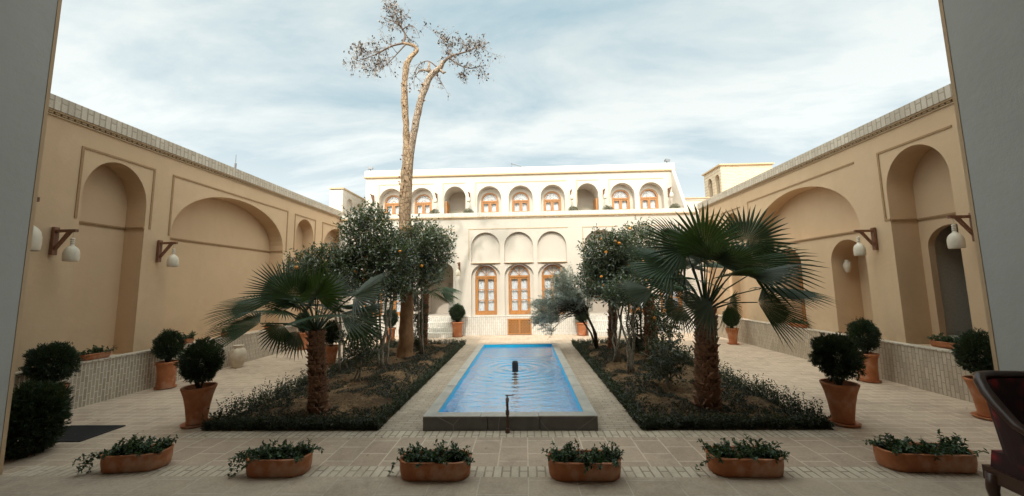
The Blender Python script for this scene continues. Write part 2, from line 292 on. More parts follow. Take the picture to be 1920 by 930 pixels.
# ---------------------------------------------------------------- mesh helpers
class MB:
    def __init__(s): s.v = []; s.f = []; s.mi = []; s.cur = 0
    def pt(s, p): s.v.append(tuple(p)); return len(s.v) - 1
    def face(s, pts):
        k = [s.pt(p) for p in pts]; s.f.append(k); s.mi.append(s.cur)
    def box(s, a, b):
        x0, y0, z0 = a; x1, y1, z1 = b; n = len(s.v)
        for z in (z0, z1):
            for y in (y0, y1):
                for x in (x0, x1): s.v.append((x, y, z))
        for q in ((0, 2, 3, 1), (4, 5, 7, 6), (0, 1, 5, 4), (2, 6, 7, 3), (0, 4, 6, 2), (1, 3, 7, 5)): s.f.append([n + i for i in q]); s.mi.append(s.cur)
    def hexa(s, p):   # 8 points: bottom 4 (ccw), top 4
        n = len(s.v); s.v += [tuple(q) for q in p]
        for q in ((0, 3, 2, 1), (4, 5, 6, 7), (0, 1, 5, 4), (1, 2, 6, 5), (2, 3, 7, 6), (3, 0, 4, 7)): s.f.append([n + i for i in q]); s.mi.append(s.cur)
    def tube(s, pts, rad, n=10, cap=True, jitter=0, squash=None):
        pts = [Vector(p) for p in pts]; rings = []
        if isinstance(rad, (int, float)): rad = [rad] * len(pts)
        ref = None
        for i, p in enumerate(pts):
            d = (pts[min(i + 1, len(pts) - 1)] - pts[max(i - 1, 0)]); d = d.normalized() if d.length > 1e-9 else Vector((0, 0, 1))
            if ref is None: ref = Vector((1, 0, 0)) if abs(d.x) < .8 else Vector((0, 1, 0))
            a = (ref - d * ref.dot(d)).normalized(); b = d.cross(a); ref = a
            ring = []
            for k in range(n):
                t = 2 * math.pi * k / n; r = rad[i]
                if jitter: r *= 1 + jitter * mn.noise(p * 4 + Vector((math.cos(t) * 1.3, math.sin(t) * 1.3, 0)))
                ring.append(s.pt(p + (a * math.cos(t) + b * math.sin(t)) * r))
            rings.append(ring)
        for i in range(len(rings) - 1):
            for k in range(n):
                s.f.append([rings[i][k], rings[i][(k + 1) % n], rings[i + 1][(k + 1) % n], rings[i + 1][k]]); s.mi.append(s.cur)
        if cap: s.f.append(rings[0][::-1]); s.f.append(rings[-1][:]); s.mi += [s.cur] * 2
    def lathe(s, prof, n=24, c=(0, 0, 0), sx=1, sy=1, fn=None):
        rings = []
        for r, z in prof:
            ring = []
            for k in range(n):
                t = 2 * math.pi * k / n; rr = r * (fn(t, z) if fn else 1)
                ring.append(s.pt((c[0] + rr * math.cos(t) * sx, c[1] + rr * math.sin(t) * sy, c[2] + z)))
            rings.append(ring)
        for i in range(len(rings) - 1):
            for k in range(n): s.f.append([rings[i][k], rings[i][(k + 1) % n], rings[i + 1][(k + 1) % n], rings[i + 1][k]]); s.mi.append(s.cur)
        if prof[0][0] > 1e-4: s.f.append(rings[0][::-1]); s.mi.append(s.cur)
        if prof[-1][0] > 1e-4: s.f.append(rings[-1][:]); s.mi.append(s.cur)
    def sphere(s, c, r, n=10, sz=1, fn=None):
        k = max(4, n // 2 + 1); pr = [(max(1e-5, r * math.sin(math.pi * i / k)), -r * sz * math.cos(math.pi * i / k)) for i in range(k + 1)]
        s.lathe(pr, n, c)
    def build(s, name, mat, parent=None, smooth=False, off=None, weld=False):
        me = bpy.data.meshes.new(name); vs = s.v
        if off is not None: vs = [(x - off[0], y - off[1], z - off[2]) for x, y, z in vs]
        me.from_pydata(vs, [], s.f)
        for q in (mat if isinstance(mat, (list, tuple)) else [mat]): me.materials.append(q)
        me.polygons.foreach_set('material_index', s.mi)
        if smooth: me.polygons.foreach_set('use_smooth', [True] * len(s.f))
        me.update()
        o = bpy.data.objects.new(name, me); C.objects.link(o)
        if parent: o.parent = parent
        return o

def tag(o, label, cat=None, group=None, kind=None):
    if label: o['label'] = label
    if cat: o['category'] = cat
    if group: o['group'] = group
    if kind: o['kind'] = kind
    return o
def thing(name, label, cat, loc=(0, 0, 0), rz=0, group=None):
    o = bpy.data.objects.new(name, None); C.objects.link(o); o.location = loc; o.rotation_euler = (0, 0, rz); o.empty_display_size = .1
    return tag(o, label, cat, group)
def dup(root, loc, rz=0, label=None, scale=None):
    r = root.copy(); C.objects.link(r); r.location = loc; r.rotation_euler = (0, 0, rz)
    if label: r['label'] = label
    if scale: r.scale = (scale,) * 3 if isinstance(scale, (int, float)) else scale
    def rec(src, dst):
        for ch in src.children:
            c = ch.copy(); C.objects.link(c); c.parent = dst; rec(ch, c)
    rec(root, r); return r
def struct(name, mb, mat): return tag(mb.build(name, mat), None, kind='structure')

# ---------------------------------------------------------------- ground
PX0, PX1, PY0, PY1 = -1.17, .78, 4.18, 9.28   # pool outline
g = MB()
xs = [-60, PX0 + .06, PX1 - .06, 60]; ys = [-40, PY0 + .06, PY1 - .06, 70]
for i in range(3):
    for j in range(3):
        if i == 1 and j == 1: continue
        g.face([(xs[i], ys[j], 0), (xs[i + 1], ys[j], 0), (xs[i + 1], ys[j + 1], 0), (xs[i], ys[j + 1], 0)])
struct('ground', g, M['pave'])
def sheet(name, rects, mat, z=.004):
    b = MB()
    for x0, y0, x1, y1 in rects: b.face([(x0, y0, z), (x1, y0, z), (x1, y1, z), (x0, y1, z)])
    return struct(name, b, mat)
sheet('paving', [(-3.9, 3.38, 3.45, 4.0)], M['pave_big'])
sheet('brick_edging', [(-4.6, 3.2, 3.9, 3.38), (-3.8, 4.0, 3.36, 4.17)], M['pave_row'])
sheet('path', [(-1.68, 4.17, PX0 - .012, 10.2), (PX1 + .012, 4.17, 1.26, 10.2)], M['pave_path'])
sheet('iwan_floor', [(-4.66, -3.1, 3.89, 3.2)], M['pave_iwan'], .006)

# garden beds: lumpy soil
BL = (-3.74, 4.19, -1.68, 10.2); BR = (1.26, 4.19, 3.32, 10.1)
def bed_h(x, y, b):
    e = min(x - b[0], b[2] - x, y - b[1], b[3] - y)
    k = max(0, min(1, e / .35))
    return .006 + k * (.05 + .05 * mn.noise(Vector((x * 1.7, y * 1.7, 3))) + .025 * mn.noise(Vector((x * 7, y * 7, 1))))
def bed(b):
    mb = MB(); nx, ny = 52, 150
    for j in range(ny + 1):
        for i in range(nx + 1):
            x = b[0] + (b[2] - b[0]) * i / nx; y = b[1] + (b[3] - b[1]) * j / ny; mb.v.append((x, y, bed_h(x, y, b)))
    for j in range(ny):
        for i in range(nx):
            a = j * (nx + 1) + i; mb.f.append([a, a + 1, a + nx + 2, a + nx + 1]); mb.mi.append(0)
    o = struct('garden_soil', mb, M['soil']); o.data.polygons.foreach_set('use_smooth', [True] * len(mb.f)); return o
bed(BL); bed(BR)

# ---------------------------------------------------------------- pool
WZ = .105
pool = thing('pool', 'long rectangular blue garden pool with raised stone rim', 'pool', (-.195, PY0, 0))
O = pool.location
def pbuild(mb, name, mat, parent=pool, **k): return mb.build(name, mat, parent, off=parent.location if parent.parent is None else None, **k)
b = MB()   # basin
ix0, ix1, iy0, iy1 = PX0 + .135, PX1 - .135, PY0 + .13, PY1 - .13; zb = -.16
b.face([(ix0, iy0, zb), (ix1, iy0, zb), (ix1, iy1, zb), (ix0, iy1, zb)])
for a, c in (((ix0, iy0), (ix1, iy0)), ((ix1, iy0), (ix1, iy1)), ((ix1, iy1), (ix0, iy1)), ((ix0, iy1), (ix0, iy0))):
    b.face([(a[0], a[1], zb), (c[0], c[1], zb), (c[0], c[1], .15), (a[0], a[1], .15)])
pbuild(b, 'basin', M['blue'])
b = MB()   # front slabs with open joints
cuts = [PX0, -.44, .14, PX1]
for i in range(3): b.box((cuts[i] + (.004 if i else 0), PY0, 0), (cuts[i + 1] - (.004 if i < 2 else 0), PY0 + .05, .148))
b.box((PX0 + .01, PY0 + .045, 0.0), (PX1 - .01, PY0 + .127, .14))
pbuild(b, 'front_slab', M['stone_dark'])
b = MB()   # rim slabs
def rim_run(x0, y0, x1, y1, n, along_y):
    for i in range(n):
        a, c = i / n, (i + 1) / n; j = .003
        z = .158 + rnd.uniform(-.003, .003)
        if along_y: b.box((x0, y0 + (y1 - y0) * a + j, .0), (x1, y0 + (y1 - y0) * c - j, z))
        else: b.box((x0 + (x1 - x0) * a + j, y0, .1485), (x1 - (x1 - x0) * (1 - c) - j, y1, z))
rim_run(PX0, PY0 + .131, PX0 + .133, PY1, 9, True); rim_run(PX1 - .133, PY0 + .131, PX1, PY1, 9, True)
rim_run(PX0 - .004, PY0 - .006, PX1 + .004, PY0 + .128, 3, False); rim_run(PX0 + .136, PY1 - .128, PX1 - .136, PY1 - .002, 4, False)
pbuild(b, 'rim', M['stone_rim'])
b = MB(); b.box((PX0 + .136, PY1 - .127, 0), (PX1 - .136, PY1 - .003, .148)); pbuild(b, 'back_slab', M['stone_rim'])
b = MB(); b.face([(ix0, iy0, WZ), (ix1, iy0, WZ), (ix1, iy1, WZ), (ix0, iy1, WZ)]); struct('water', b, M['water'])
# fountain nozzle
nz = thing('fountain_nozzle', 'short dark fountain nozzle standing in the blue pool water', 'fountain', (-.2, 6.72, -.16))
b = MB(); b.lathe([(.03, 0), (.03, .19), (.04, .21)], 14); b.build('riser_pipe', M['iron'], nz, True)
b = MB(); b.lathe([(.045, .21), (.056, .24), (.056, .36), (.048, .39), (.042, .40), (.038, .38), (.0001, .37)], 16); b.build('spray_head', M['black'], nz, True)
# stand pipe with tap
tp = thing('standpipe_tap', 'rusty standpipe with a small tap at the pool front wall', 'tap', (-.215, 4.12, 0))
b = MB(); b.tube([(0, 0, 0), (0, 0, .33)], .014, 10); b.lathe([(.026, 0), (.024, .035), (.016, .06)], 10); b.lathe([(.019, .19), (.021, .2), (.021, .23), (.019, .24)], 10); b.build('pipe', M['iron'], tp, True)
b = MB(); b.tube([(0, 0, .33), (0, -.005, .36), (0, -.05, .365), (0, -.075, .34), (0, -.078, .31)], [.018, .02, .016, .013, .013], 10); b.build('spout', M['iron'], tp, True)
b = MB(); b.tube([(0, 0, .36), (0, 0, .395)], .008, 8); b.tube([(-.02, 0, .397), (.07, -.01, .402)], [.008, .006], 8); b.build('tap_handle', M['metal'], tp, True)
# dark grate
gr = thing('floor_grate', 'dark rectangular floor grate by the leftmost plants', 'grate', (-5.15, 4.12, 0))
b = MB(); b.box((-.32, -.22, .004), (.32, -.20, .014)); b.box((-.32, .20, .004), (.32, .22, .014)); b.box((-.34, -.22, .004), (-.322, .22, .014)); b.box((.322, -.22, .004), (.34, .22, .014)); b.build('grate_frame', M['black'], gr)
b = MB(); b.box((-.318, -.198, .003), (.318, .198, .0055))
for i in range(26): b.box((-.31 + i * .0245, -.197, .006), (-.298 + i * .0245, .197, .012))
b.build('grate_bars', M['black'], gr)

# ---------------------------------------------------------------- walls with arched niches
class Fr:   # wall frame: u along wall, z up, d depth into wall
    def __init__(s, o, u, nin): s.o = Vector(o); s.u = Vector(u); s.n = Vector(nin)
    def __call__(s, u, z, d=0): return tuple(s.o + s.u * u + Vector((0, 0, z)) + s.n * d)
def arch_pts(o, n=28):
    c = (o['u0'] + o['u1']) / 2; h = (o['u1'] - o['u0']) / 2; pts = []
    for i in range(n + 1):
        t = math.pi * (1 - i / n); x = math.cos(t); y = math.sin(t)
        e = o.get('e', 1.0)
        pts.append((c + h * x, o['zs'] + (o['zt'] - o['zs']) * (abs(y) ** e)))
    return pts
def wall(mb, F, u0, u1, z0, z1, ops, d=0):
    ops = sorted(ops, key=lambda o: (o['u0'], o['zb']))
    # group by identical column
    cols = []
    for o in ops:
        if cols and abs(cols[-1][0]['u0'] - o['u0']) < 1e-6: cols[-1].append(o)
        else: cols.append([o])
    cu = u0
    def Q(a, zb, c, zt):
        if c - a > 1e-6 and zt - zb > 1e-6: mb.face([F(a, zb, d), F(c, zb, d), F(c, zt, d), F(a, zt, d)])
    for col in cols:
        a, c = col[0]['u0'], max(o['u1'] for o in col)
        Q(cu, z0, a, z1); zc = z0
        for k, o in enumerate(col):
            Q(a, zc, c, o['zb'])
            pts = arch_pts(o); nxt = col[k + 1]['zb'] if k + 1 < len(col) else z1
            topz = nxt
            for (p, q) in zip(pts[:-1], pts[1:]): mb.face([F(p[0], p[1], d), F(q[0], q[1], d), F(q[0], topz, d), F(p[0], topz, d)])
            zc = nxt
            D = d + o['depth']
            mb.face([F(a, o['zb'], d), F(a, pts[0][1], d), F(a, pts[0][1], D), F(a, o['zb'], D)])
            mb.face([F(o['u1'], o['zb'], d), F(o['u1'], o['zb'], D), F(o['u1'], pts[-1][1], D), F(o['u1'], pts[-1][1], d)])
            mb.face([F(a, o['zb'], d), F(a, o['zb'], D), F(o['u1'], o['zb'], D), F(o['u1'], o['zb'], d)])
            for (p, q) in zip(pts[:-1], pts[1:]): mb.face([F(p[0], p[1], d), F(p[0], p[1], D), F(q[0], q[1], D), F(q[0], q[1], d)])
            bk = o.get('back', 'face')
            if bk == 'face':
                mb.face([F(a, o['zb'], D), F(o['u1'], o['zb'], D), F(o['u1'], pts[-1][1], D), F(a, pts[0][1], D)])
                mb.face([F(p[0], p[1], D) for p in pts])
            elif isinstance(bk, list):
                wall(mb, F, a, o['u1'], o['zb'], max(pts[0][1], max(x['zt'] for x in bk) + .01), bk, D)
                zt2 = max(pts[0][1], max(x['zt'] for x in bk) + .01)
                if zt2 <= pts[0][1] + 1e-6: mb.face([F(p[0], p[1], D) for p in pts])
                else: mb.face([F(p[0], max(p[1], zt2), D) for p in pts])
        Q(a, zc, c, z1) if False else None
        cu = c
    Q(cu, z0, u1, z1)
def op(u0, u1, zb, zs, zt, depth, back='face', e=1.0): return dict(u0=u0, u1=u1, zb=zb, zs=zs, zt=zt, depth=depth, back=back, e=e)
def fbox(mb, F, u0, u1, z0, z1, d0, d1):
    mb.hexa([F(u0, z0, d0), F(u1, z0, d0), F(u1, z0, d1), F(u0, z0, d1), F(u0, z1, d0), F(u1, z1, d0), F(u1, z1, d1), F(u0, z1, d1)])
def ribbon(mb, F, pts, w, d0, d1, closed=False):
    P = [Vector((p[0], p[1])) for p in pts]; L = []
    for i, p in enumerate(P):
        a = P[i] - P[i - 1] if i else P[1] - P[0]; b_ = P[i + 1] - P[i] if i < len(P) - 1 else P[-1] - P[-2]
        a.normalize(); b_.normalize(); t = (a + b_).normalized(); n = Vector((-t.y, t.x)); k = w / 2 / max(.3, n.dot(Vector((-a.y, a.x))))
        L.append((p + n * k, p - n * k))
    for (a, b2), (c, e2) in zip(L[:-1], L[1:]):
        mb.face([F(a.x, a.y, d0), F(c.x, c.y, d0), F(e2.x, e2.y, d0), F(b2.x, b2.y, d0)])
        mb.face([F(a.x, a.y, d0), F(a.x, a.y, d1), F(c.x, c.y, d1), F(c.x, c.y, d0)])
        mb.face([F(b2.x, b2.y, d0), F(e2.x, e2.y, d0), F(e2.x, e2.y, d1), F(b2.x, b2.y, d1)])
    for a, b2 in (L[0], L[-1]): mb.face([F(a.x, a.y, d0), F(b2.x, b2.y, d0), F(b2.x, b2.y, d1), F(a.x, a.y, d1)])
def ledge(mb, F, u0, u1, z, d=0):   # thin projecting string line of two steps
    fbox(mb, F, u0, u1, z - .012, z + .012, d - .022, d + .01); fbox(mb, F, u0, u1, z - .034, z - .012, d - .012, d + .01)
def add(mb, name, mat, root, **k): return mb.build(name, mat, root, off=root.location, **k)

def window(root, F, c, zb, zs, zt, hw, d, style='tall', curtains=True, lab=None):
    """arched wooden casement: frame + two leaves; pane, curtain, fanlight as its pieces"""
    fr = .045
    o = dict(u0=c - hw + fr / 2, u1=c + hw - fr / 2, zs=zs, zt=zt - fr / 2)
    mb = MB(); A = arch_pts(o, 22)
    ribbon(mb, F, [(c - hw + fr / 2, zb)] + A + [(c + hw - fr / 2, zb)], fr, d - .035, d + .03)
    fbox(mb, F, c - hw - .01, c + hw + .01, zb - .03, zb + .03, d - .05, d + .03)
    fbox(mb, F, c - hw + fr, c + hw - fr, zs - .03, zs + .03, d - .04, d + .03)
    iw = hw - fr; st = .05
    for s in (-1, 1):
        a, e = (c - iw, c - .004) if s < 0 else (c + .004, c + iw)
        fbox(mb, F, a, a + st, zb + .03, zs - .03, d - .022, d + .02); fbox(mb, F, e - st, e, zb + .03, zs - .03, d - .022, d + .02)
        fbox(mb, F, a + st, e - st, zb + .03, zb + .10, d - .020, d + .018); fbox(mb, F, a + st, e - st, zs - .085, zs - .03, d - .020, d + .018)
        n = 3 if style == 'tall' else 2
        for k in range(1, n):
            z = zb + .10 + (zs - .085 - zb - .10) * k / n; fbox(mb, F, a + st, e - st, z - .014, z + .014, d - .018, d + .016)
    w_ = add(mb, 'window', M['wood'], root)
    if lab: w_['label'] = lab
    fb = MB()
    R_ = iw
    if style == 'tall':
        for t in (50, 90, 130): fb.tube([F(c + math.cos(R(t)) * .0, zs + .03, d), F(c + math.cos(R(t)) * R_ * .97, zs + (zt - zs - .02) * math.sin(R(t)), d)], .011, 6)
        fanm = M['wood']
    else:
        n = 10
        for k in range(1, n):
            t = math.pi * k / n; fb.tube([F(c + math.cos(t) * R_ * .22, zs + .03 + (zt - zs) * .2 * math.sin(t), d), F(c + math.cos(t) * R_ * .72, zs + .03 + (zt - zs) * .62 * math.sin(t), d)], .006, 5)
        for k in range(n):
            t0, t1 = math.pi * k / n, math.pi * (k + 1) / n; tm = (t0 + t1) / 2
            fb.tube([F(c + math.cos(t0) * R_ * .72, zs + .03 + (zt - zs) * .62 * math.sin(t0), d), F(c + math.cos(tm) * R_ * .92, zs + .03 + (zt - zs) * .80 * math.sin(tm), d), F(c + math.cos(t1) * R_ * .72, zs + .03 + (zt - zs) * .62 * math.sin(t1), d)], .007, 5)
        fb.tube([F(c + math.cos(math.pi * k / 10) * R_ * .22, zs + .03 + (zt - zs) * .2 * math.sin(math.pi * k / 10), d) for k in range(11)], .007, 5)
        fanm = M['filigree']
    f = fb.build('fanlight_bars', fanm, w_, off=root.location)
    pb = MB(); pb.face([F(c - hw + .02, zb, d + .012), F(c + hw - .02, zb, d + .012), F(c + hw - .02, zs, d + .012), F(c - hw + .02, zs, d + .012)])
    pb.face([F(p[0], p[1], d + .012) for p in A]); pb.build('pane', M['glass'], w_, off=root.location)
    if curtains:
        cb = MB(); n = 56; prev = None
        for i in range(n + 1):
            u = c - hw + .01 + (2 * hw - .02) * i / n; dd = d + .075 + .018 * math.sin(i * 1.45) + .01 * math.sin(i * .53)
            cur = (F(u, zb, dd), F(u, zs - .02, dd))
            if prev: cb.face([prev[0], cur[0], cur[1], prev[1]])
            prev = cur
        cb.build('curtain', M['curtain'], w_, off=root.location, smooth=False)
        lb = MB(); lb.face([F(p[0], p[1], d + .06) for p in A]); lb.build('fanlight_blind', M['curtain'], w_, off=root.location)
    return w_

# ---- left wing
def wing(name, label, X, sgn, ops, mouldings, strings, far, zc):
    F = Fr((X, 0, 0), (0, 1, 0), (sgn, 0, 0))
    root = thing(name, label, 'building', (X, 7, 0), group='side wings along the courtyard')
    mb = MB(); wall(mb, F, 3.2, far, .6, 4.06, ops)
    # body behind: roof, ends
    D = 2.6
    fbox(mb, F, 3.2, far, 4.06, 4.12, .02, D); fbox(mb, F, 3.2, 3.26, 0, 4.1, .02, D); fbox(mb, F, far, far + .06, 0, 4.1, -.0, D); fbox(mb, F, 3.2, far, 0, 4.1, D, D + .1)
    add(mb, 'wall', M['tan'], root)
    pb = MB(); fbox(pb, F, 3.2, far, 0, .60, -.15, -.002); 
    add(pb, 'plinth', M['plinth_side'] if sgn < 0 else M['plinth_far_side'], root)
    cb = MB(); fbox(cb, F, 3.2, far, .60, .625, -.162, .0)
    add(cb, 'plinth_coping', M['mould_light'] if False else M['para_side'], root)
    cb = MB(); fbox(cb, F, 3.2, far, 4.06, 4.085, -.05, .018)
    u = 3.2
    while u < far - .05: fbox(cb, F, u, u + .055, 4.036, 4.06, -.032, .0); u += .075
    fbox(cb, F, 3.2, far, 4.01, 4.03, -.02, .01)
    add(cb, 'cornice', M['mould_light'], root)
    pb = MB(); fbox(pb, F, 3.2, far, 4.085, 4.28, -.065, .17); add(pb, 'parapet', M['para_side'], root)
    for (a, b_, z0, z1, near) in mouldings:
        q = MB(); pts = [(a, z0), (a, z1), (b_, z1)] if near == 'a' else [(a, z1), (b_, z1), (b_, z0)] if near == 'b' else [(a, z0), (a, z1), (b_, z1), (b_, z0)]
        ribbon(q, F, pts, .03, -.012, .0); 
        q2 = [(p[0] + (.045 if i < len(pts) / 2 else -.045) * (1 if near == 'ab' else 0), p[1] - .045) for i, p in enumerate(pts)]
        add(q, 'moulding', M['mould'], root)
    for (a, b_, z, d) in strings:
        q = MB(); ledge(q, F, a, b_, z, d)
        fbox(q, F, b_ - .012, b_ + .009, z - .012, z + .012, .0, d - .023); add(q, 'string_course', M['mould'], root)
    return root, F
Lops = [op(3.35, 4.22, .6, 2.68, 3.60, .32),
        op(4.89, 5.78, .6, 3.02, 3.64, .34),
        op(6.23, 9.28, .6, 2.62, 3.62, .36, e=.92),
        op(9.78, 10.64, .6, 3.1, 3.64, .34),
        op(11.17, 12.95, .6, 2.9, 3.64, .34)]
left, FL = wing('side_building', 'tan plaster wing with tall blind arches left of the pool', -6.4, -1, Lops,
    [(3.25, 4.38, 2.6, 3.71, 'ab'), (4.84, 5.86, 2.66, 3.71, 'ab'), (6.2, 9.4, 2.6, 3.71, 'ab'), (9.72, 10.7, 2.64, 3.70, 'ab'), (11.1, 13.0, 2.64, 3.71, 'ab')],
    [(3.37, 4.2, 2.65, .32), (4.90, 5.77, 2.67, .34), (6.24, 9.27, 2.61, .36), (9.79, 10.63, 2.65, .34), (11.18, 12.94, 2.65, .34)], 13.0, 0)
# small ledge across jamb of each niche
# ---- right wing
Rops = [op(3.35, 4.3, .6, 2.9, 3.62, .34),
        op(5.08, 5.95, .6, 3.05, 3.64, .42, [op(5.20, 5.84, .62, 2.1, 2.42, .7, None)]),
        dict(op(6.47, 7.17, .6, 2.0, 2.36, .55)), 
        ]
# right wing composed in two bands: below and above the string line
def right_wing():
    X, far = 5.95, 12.15
    F = Fr((X, 0, 0), (0, 1, 0), (1, 0, 0))
    root = thing('side_building', 'ochre plaster wing with doorways under blind arches right of the pool', 'building', (X, 7, 0), group='side wings along the courtyard')
    D = 2.6; mb = MB()
    # segment A : 3.2 .. 6.3 full height
    wall(mb, F, 3.2, 6.30, .6, 4.06, [op(3.35, 4.3, .6, 2.9, 3.62, .34), op(5.08, 5.96, .6, 3.05, 3.64, .42, [op(5.22, 5.86, .62, 2.1, 2.42, .10, None)])])
    # segment B lower 6.3..9.7
    wall(mb, F, 6.30, 9.7, .6, 2.48, [op(6.45, 7.17, .6, 1.95, 2.36, .5), op(7.93, 8.6, .6, 1.98, 2.34, .5)])
    wall(mb, F, 6.30, 9.7, 2.48, 4.06, [op(6.5, 9.38, 2.48, 2.52, 3.61, .34, e=.92)])
    wall(mb, F, 9.7, far, .6, 4.06, [op(9.98, 10.72, .6, 3.15, 3.58, .3), op(11.05, 12.05, .6, 3.1, 3.62, .3)])
    fbox(mb, F, 3.2, far, 4.06, 4.12, .02, D); fbox(mb, F, 3.2, 3.26, 0, 4.1, .02, D); fbox(mb, F, far, far + .06, 0, 4.1, 0, D); fbox(mb, F, 3.2, far, 0, 4.1, D, D + .1)
    add(mb, 'wall', M['tan'], root)
    # near doorway room: darkness painted near-black, passage wall painted pale as if lit
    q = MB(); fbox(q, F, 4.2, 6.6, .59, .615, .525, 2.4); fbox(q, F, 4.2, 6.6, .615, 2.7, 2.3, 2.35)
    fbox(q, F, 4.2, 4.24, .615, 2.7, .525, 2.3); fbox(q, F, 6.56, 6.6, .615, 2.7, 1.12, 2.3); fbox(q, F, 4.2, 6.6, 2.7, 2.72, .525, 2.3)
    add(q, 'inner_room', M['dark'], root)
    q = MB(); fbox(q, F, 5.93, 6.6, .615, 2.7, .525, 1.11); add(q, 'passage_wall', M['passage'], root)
    q = MB(); fbox(q, F, 5.24, 5.92, .616, .74, .56, .66); add(q, 'door_sill', M['sheet_grey'], root)
    pb = MB(); fbox(pb, F, 3.2, far, 0, .60, -.15, -.002); add(pb, 'plinth', M['plinth_far_side'], root)
    cb = MB(); fbox(cb, F, 3.2, far, .60, .622, -.16, .0); add(cb, 'plinth_coping', M['para_side'], root)
    cb = MB(); fbox(cb, F, 3.2, far, 4.06, 4.085, -.05, .018); u = 3.2
    while u < far - .05: fbox(cb, F, u, u + .055, 4.036, 4.06, -.032, .0); u += .075
    fbox(cb, F, 3.2, far, 4.01, 4.03, -.02, .01)
    add(cb, 'cornice', M['mould_light'], root)
    pb = MB(); fbox(pb, F, 3.2, far, 4.085, 4.27, -.065, .17); add(pb, 'parapet', M['para_side'], root)
    for pts in ([(4.98, 3.71), (6.03, 3.71), (6.03, 2.58), (5.95, 2.58)], [(6.47, 3.71), (9.56, 3.71), (9.56, 2.5)], [(9.9, 3.66), (10.85, 3.66), (10.85, 2.6)], [(3.3, 3.71), (4.4, 3.71)], [(11.0, 3.7), (12.1, 3.7)]):
        q = MB(); ribbon(q, F, pts, .03, -.012, 0.0); add(q, 'moulding', M['mould'], root)
    for (a, b_, z, d) in ((6.46, 9.5, 2.48, 0), (9.99, 10.71, 2.62, .3), (5.09, 5.95, 2.57, .42), (11.06, 12.04, 2.6, .3)):
        q = MB(); ledge(q, F, a, b_, z, d)
        if d: fbox(q, F, b_ - .012, b_ + .009, z - .012, z + .012, .0, d - .023)
        add(q, 'string_course', M['mould'], root)
    # wooden glazed door in the far recess
    dr = MB(); d = .40
    for a, c_ in ((7.95, 8.02), (8.50, 8.57), (8.235, 8.285)): fbox(dr, F, a, c_, .66, 2.02, d, d + .05)
    for z in (.66, 1.3, 1.95): fbox(dr, F, 8.02, 8.50, z, z + .07, d + .003, d + .045)
    dd = add(dr, 'door', M['wood'], root)
    q = MB(); q.face([F(8.0, .7, d + .03), F(8.52, .7, d + .03), F(8.52, 1.98, d + .03), F(8.0, 1.98, d + .03)]); q.build('pane', M['glass'], dd, off=root.location)
    q = MB(); n = 30; prev = None
    for i in range(n + 1):
        u = 8.0 + .52 * i / n; z0 = .7; cur = (F(u, z0, d + .07 + .012 * math.sin(i * 1.6)), F(u, 1.98, d + .07 + .012 * math.sin(i * 1.6)))
        if prev: q.face([prev[0], cur[0], cur[1], prev[1]])
        prev = cur
    q.build('curtain', M['curtain'], dd, off=root.location)
    return root, F
right, FRt = right_wing()
# ceramic vase in the alcove
vs = thing('wall_vase', 'small white ceramic vase fixed in the right doorway recess', 'vase', (6.38, 7.30, 1.74))
b = MB(); b.lathe([(.035, 0), (.05, .02), (.085, .10), (.09, .14), (.06, .19), (.04, .21), (.045, .24), (.03, .24), (.02, .22)], 16); b.build('body', M['ceramic'], vs, True)
for s in (-1, 1):
    b = MB(); b.tube([(0, s * .05, .2), (0, s * .09, .19), (0, s * .085, .13)], .009, 6); b.build('handle', M['ceramic'], vs, True)
b = MB(); b.box((.05, -.02, .10), (.075, .02, .14)); b.build('fixing', M['iron'], vs)
vs.location = (6.18, 7.10, 1.76); vs.scale = (.72, .72, 1)

# ---- mansion at the far end
FF = Fr((0, 12.15, 0), (1, 0, 0), (0, 1, 0)); FU = Fr((0, 13.3, 0), (1, 0, 0), (0, 1, 0))
man = thing('mansion', 'cream two storey mansion with arched orange windows beyond the pool', 'building', (-.18, 12.15, 0))
mb = MB(); cen = -.18
ops = []
for s in (-1.13, 0, 1.13):
    c = cen + s; ops += [op(c - .49, c + .49, .62, 1.96, 2.36, .10, [op(c - .37, c + .37, .64, 1.93, 2.33, .12, None)]), op(c - .49, c + .49, 2.40, 2.95, 3.44, .10)]
for s in (-1, 1):
    c = cen + s * 2.79
    ops += [op(c - .56, c + .56, .62, 2.12, 2.50, 1.5), op(c - .56, c + .56, 2.56, 2.98, 3.45, .3)]
    for k in (3.98, 5.05):
        c = cen + s * k; ops += [op(c - .44, c + .44, .62, 1.96, 2.36, .10, [op(c - .36, c + .36, .64, 1.93, 2.33, .12, None)]), op(c - .44, c + .44, 2.40, 2.95, 3.44, .2)]
# merge stacked openings per column
wall(mb, FF, -6.4, 5.95, .6, 3.92, ops)
add(mb, 'lower_wall', M['cream'], man)
mb = MB()
upc = [-4.92, -3.74, -2.46, -1.15, .04, 1.25, 2.55, 3.85, 4.92]
uops = []
for i, s in enumerate(upc):
    c = s - .13
    if i in (2, 6): uops.append(op(c - .41, c + .41, 3.92, 4.97, 5.41, .9))
    else: uops.append(op(c - .455, c + .455, 3.92, 4.92, 5.39, .26, [op(c - .34, c + .34, 4.0, 4.88, 5.21, .1, None)]))
wall(mb, FU, -6.03, 5.66, 3.92, 5.83, uops)
fbox(mb, FU, -6.03, -5.99, 3.9, 5.83, .003, 3.5); fbox(mb, FU, 5.62, 5.66, 3.9, 5.83, .003, 3.5); fbox(mb, FU, -6.03, 5.66, 5.80, 5.86, .003, 3.5)
add(mb, 'upper_wall', M['cream'], man)
b = MB(); b.box((-6.4, 12.152, 3.86), (7.5, 13.3, 3.90)); add(b, 'balcony_floor', M['cream'], man)
b = MB(); fbox(b, FF, -6.33, 5.88, 3.99, 4.13, -.03, .16); add(b, 'balcony_parapet', M['para_front'], man)
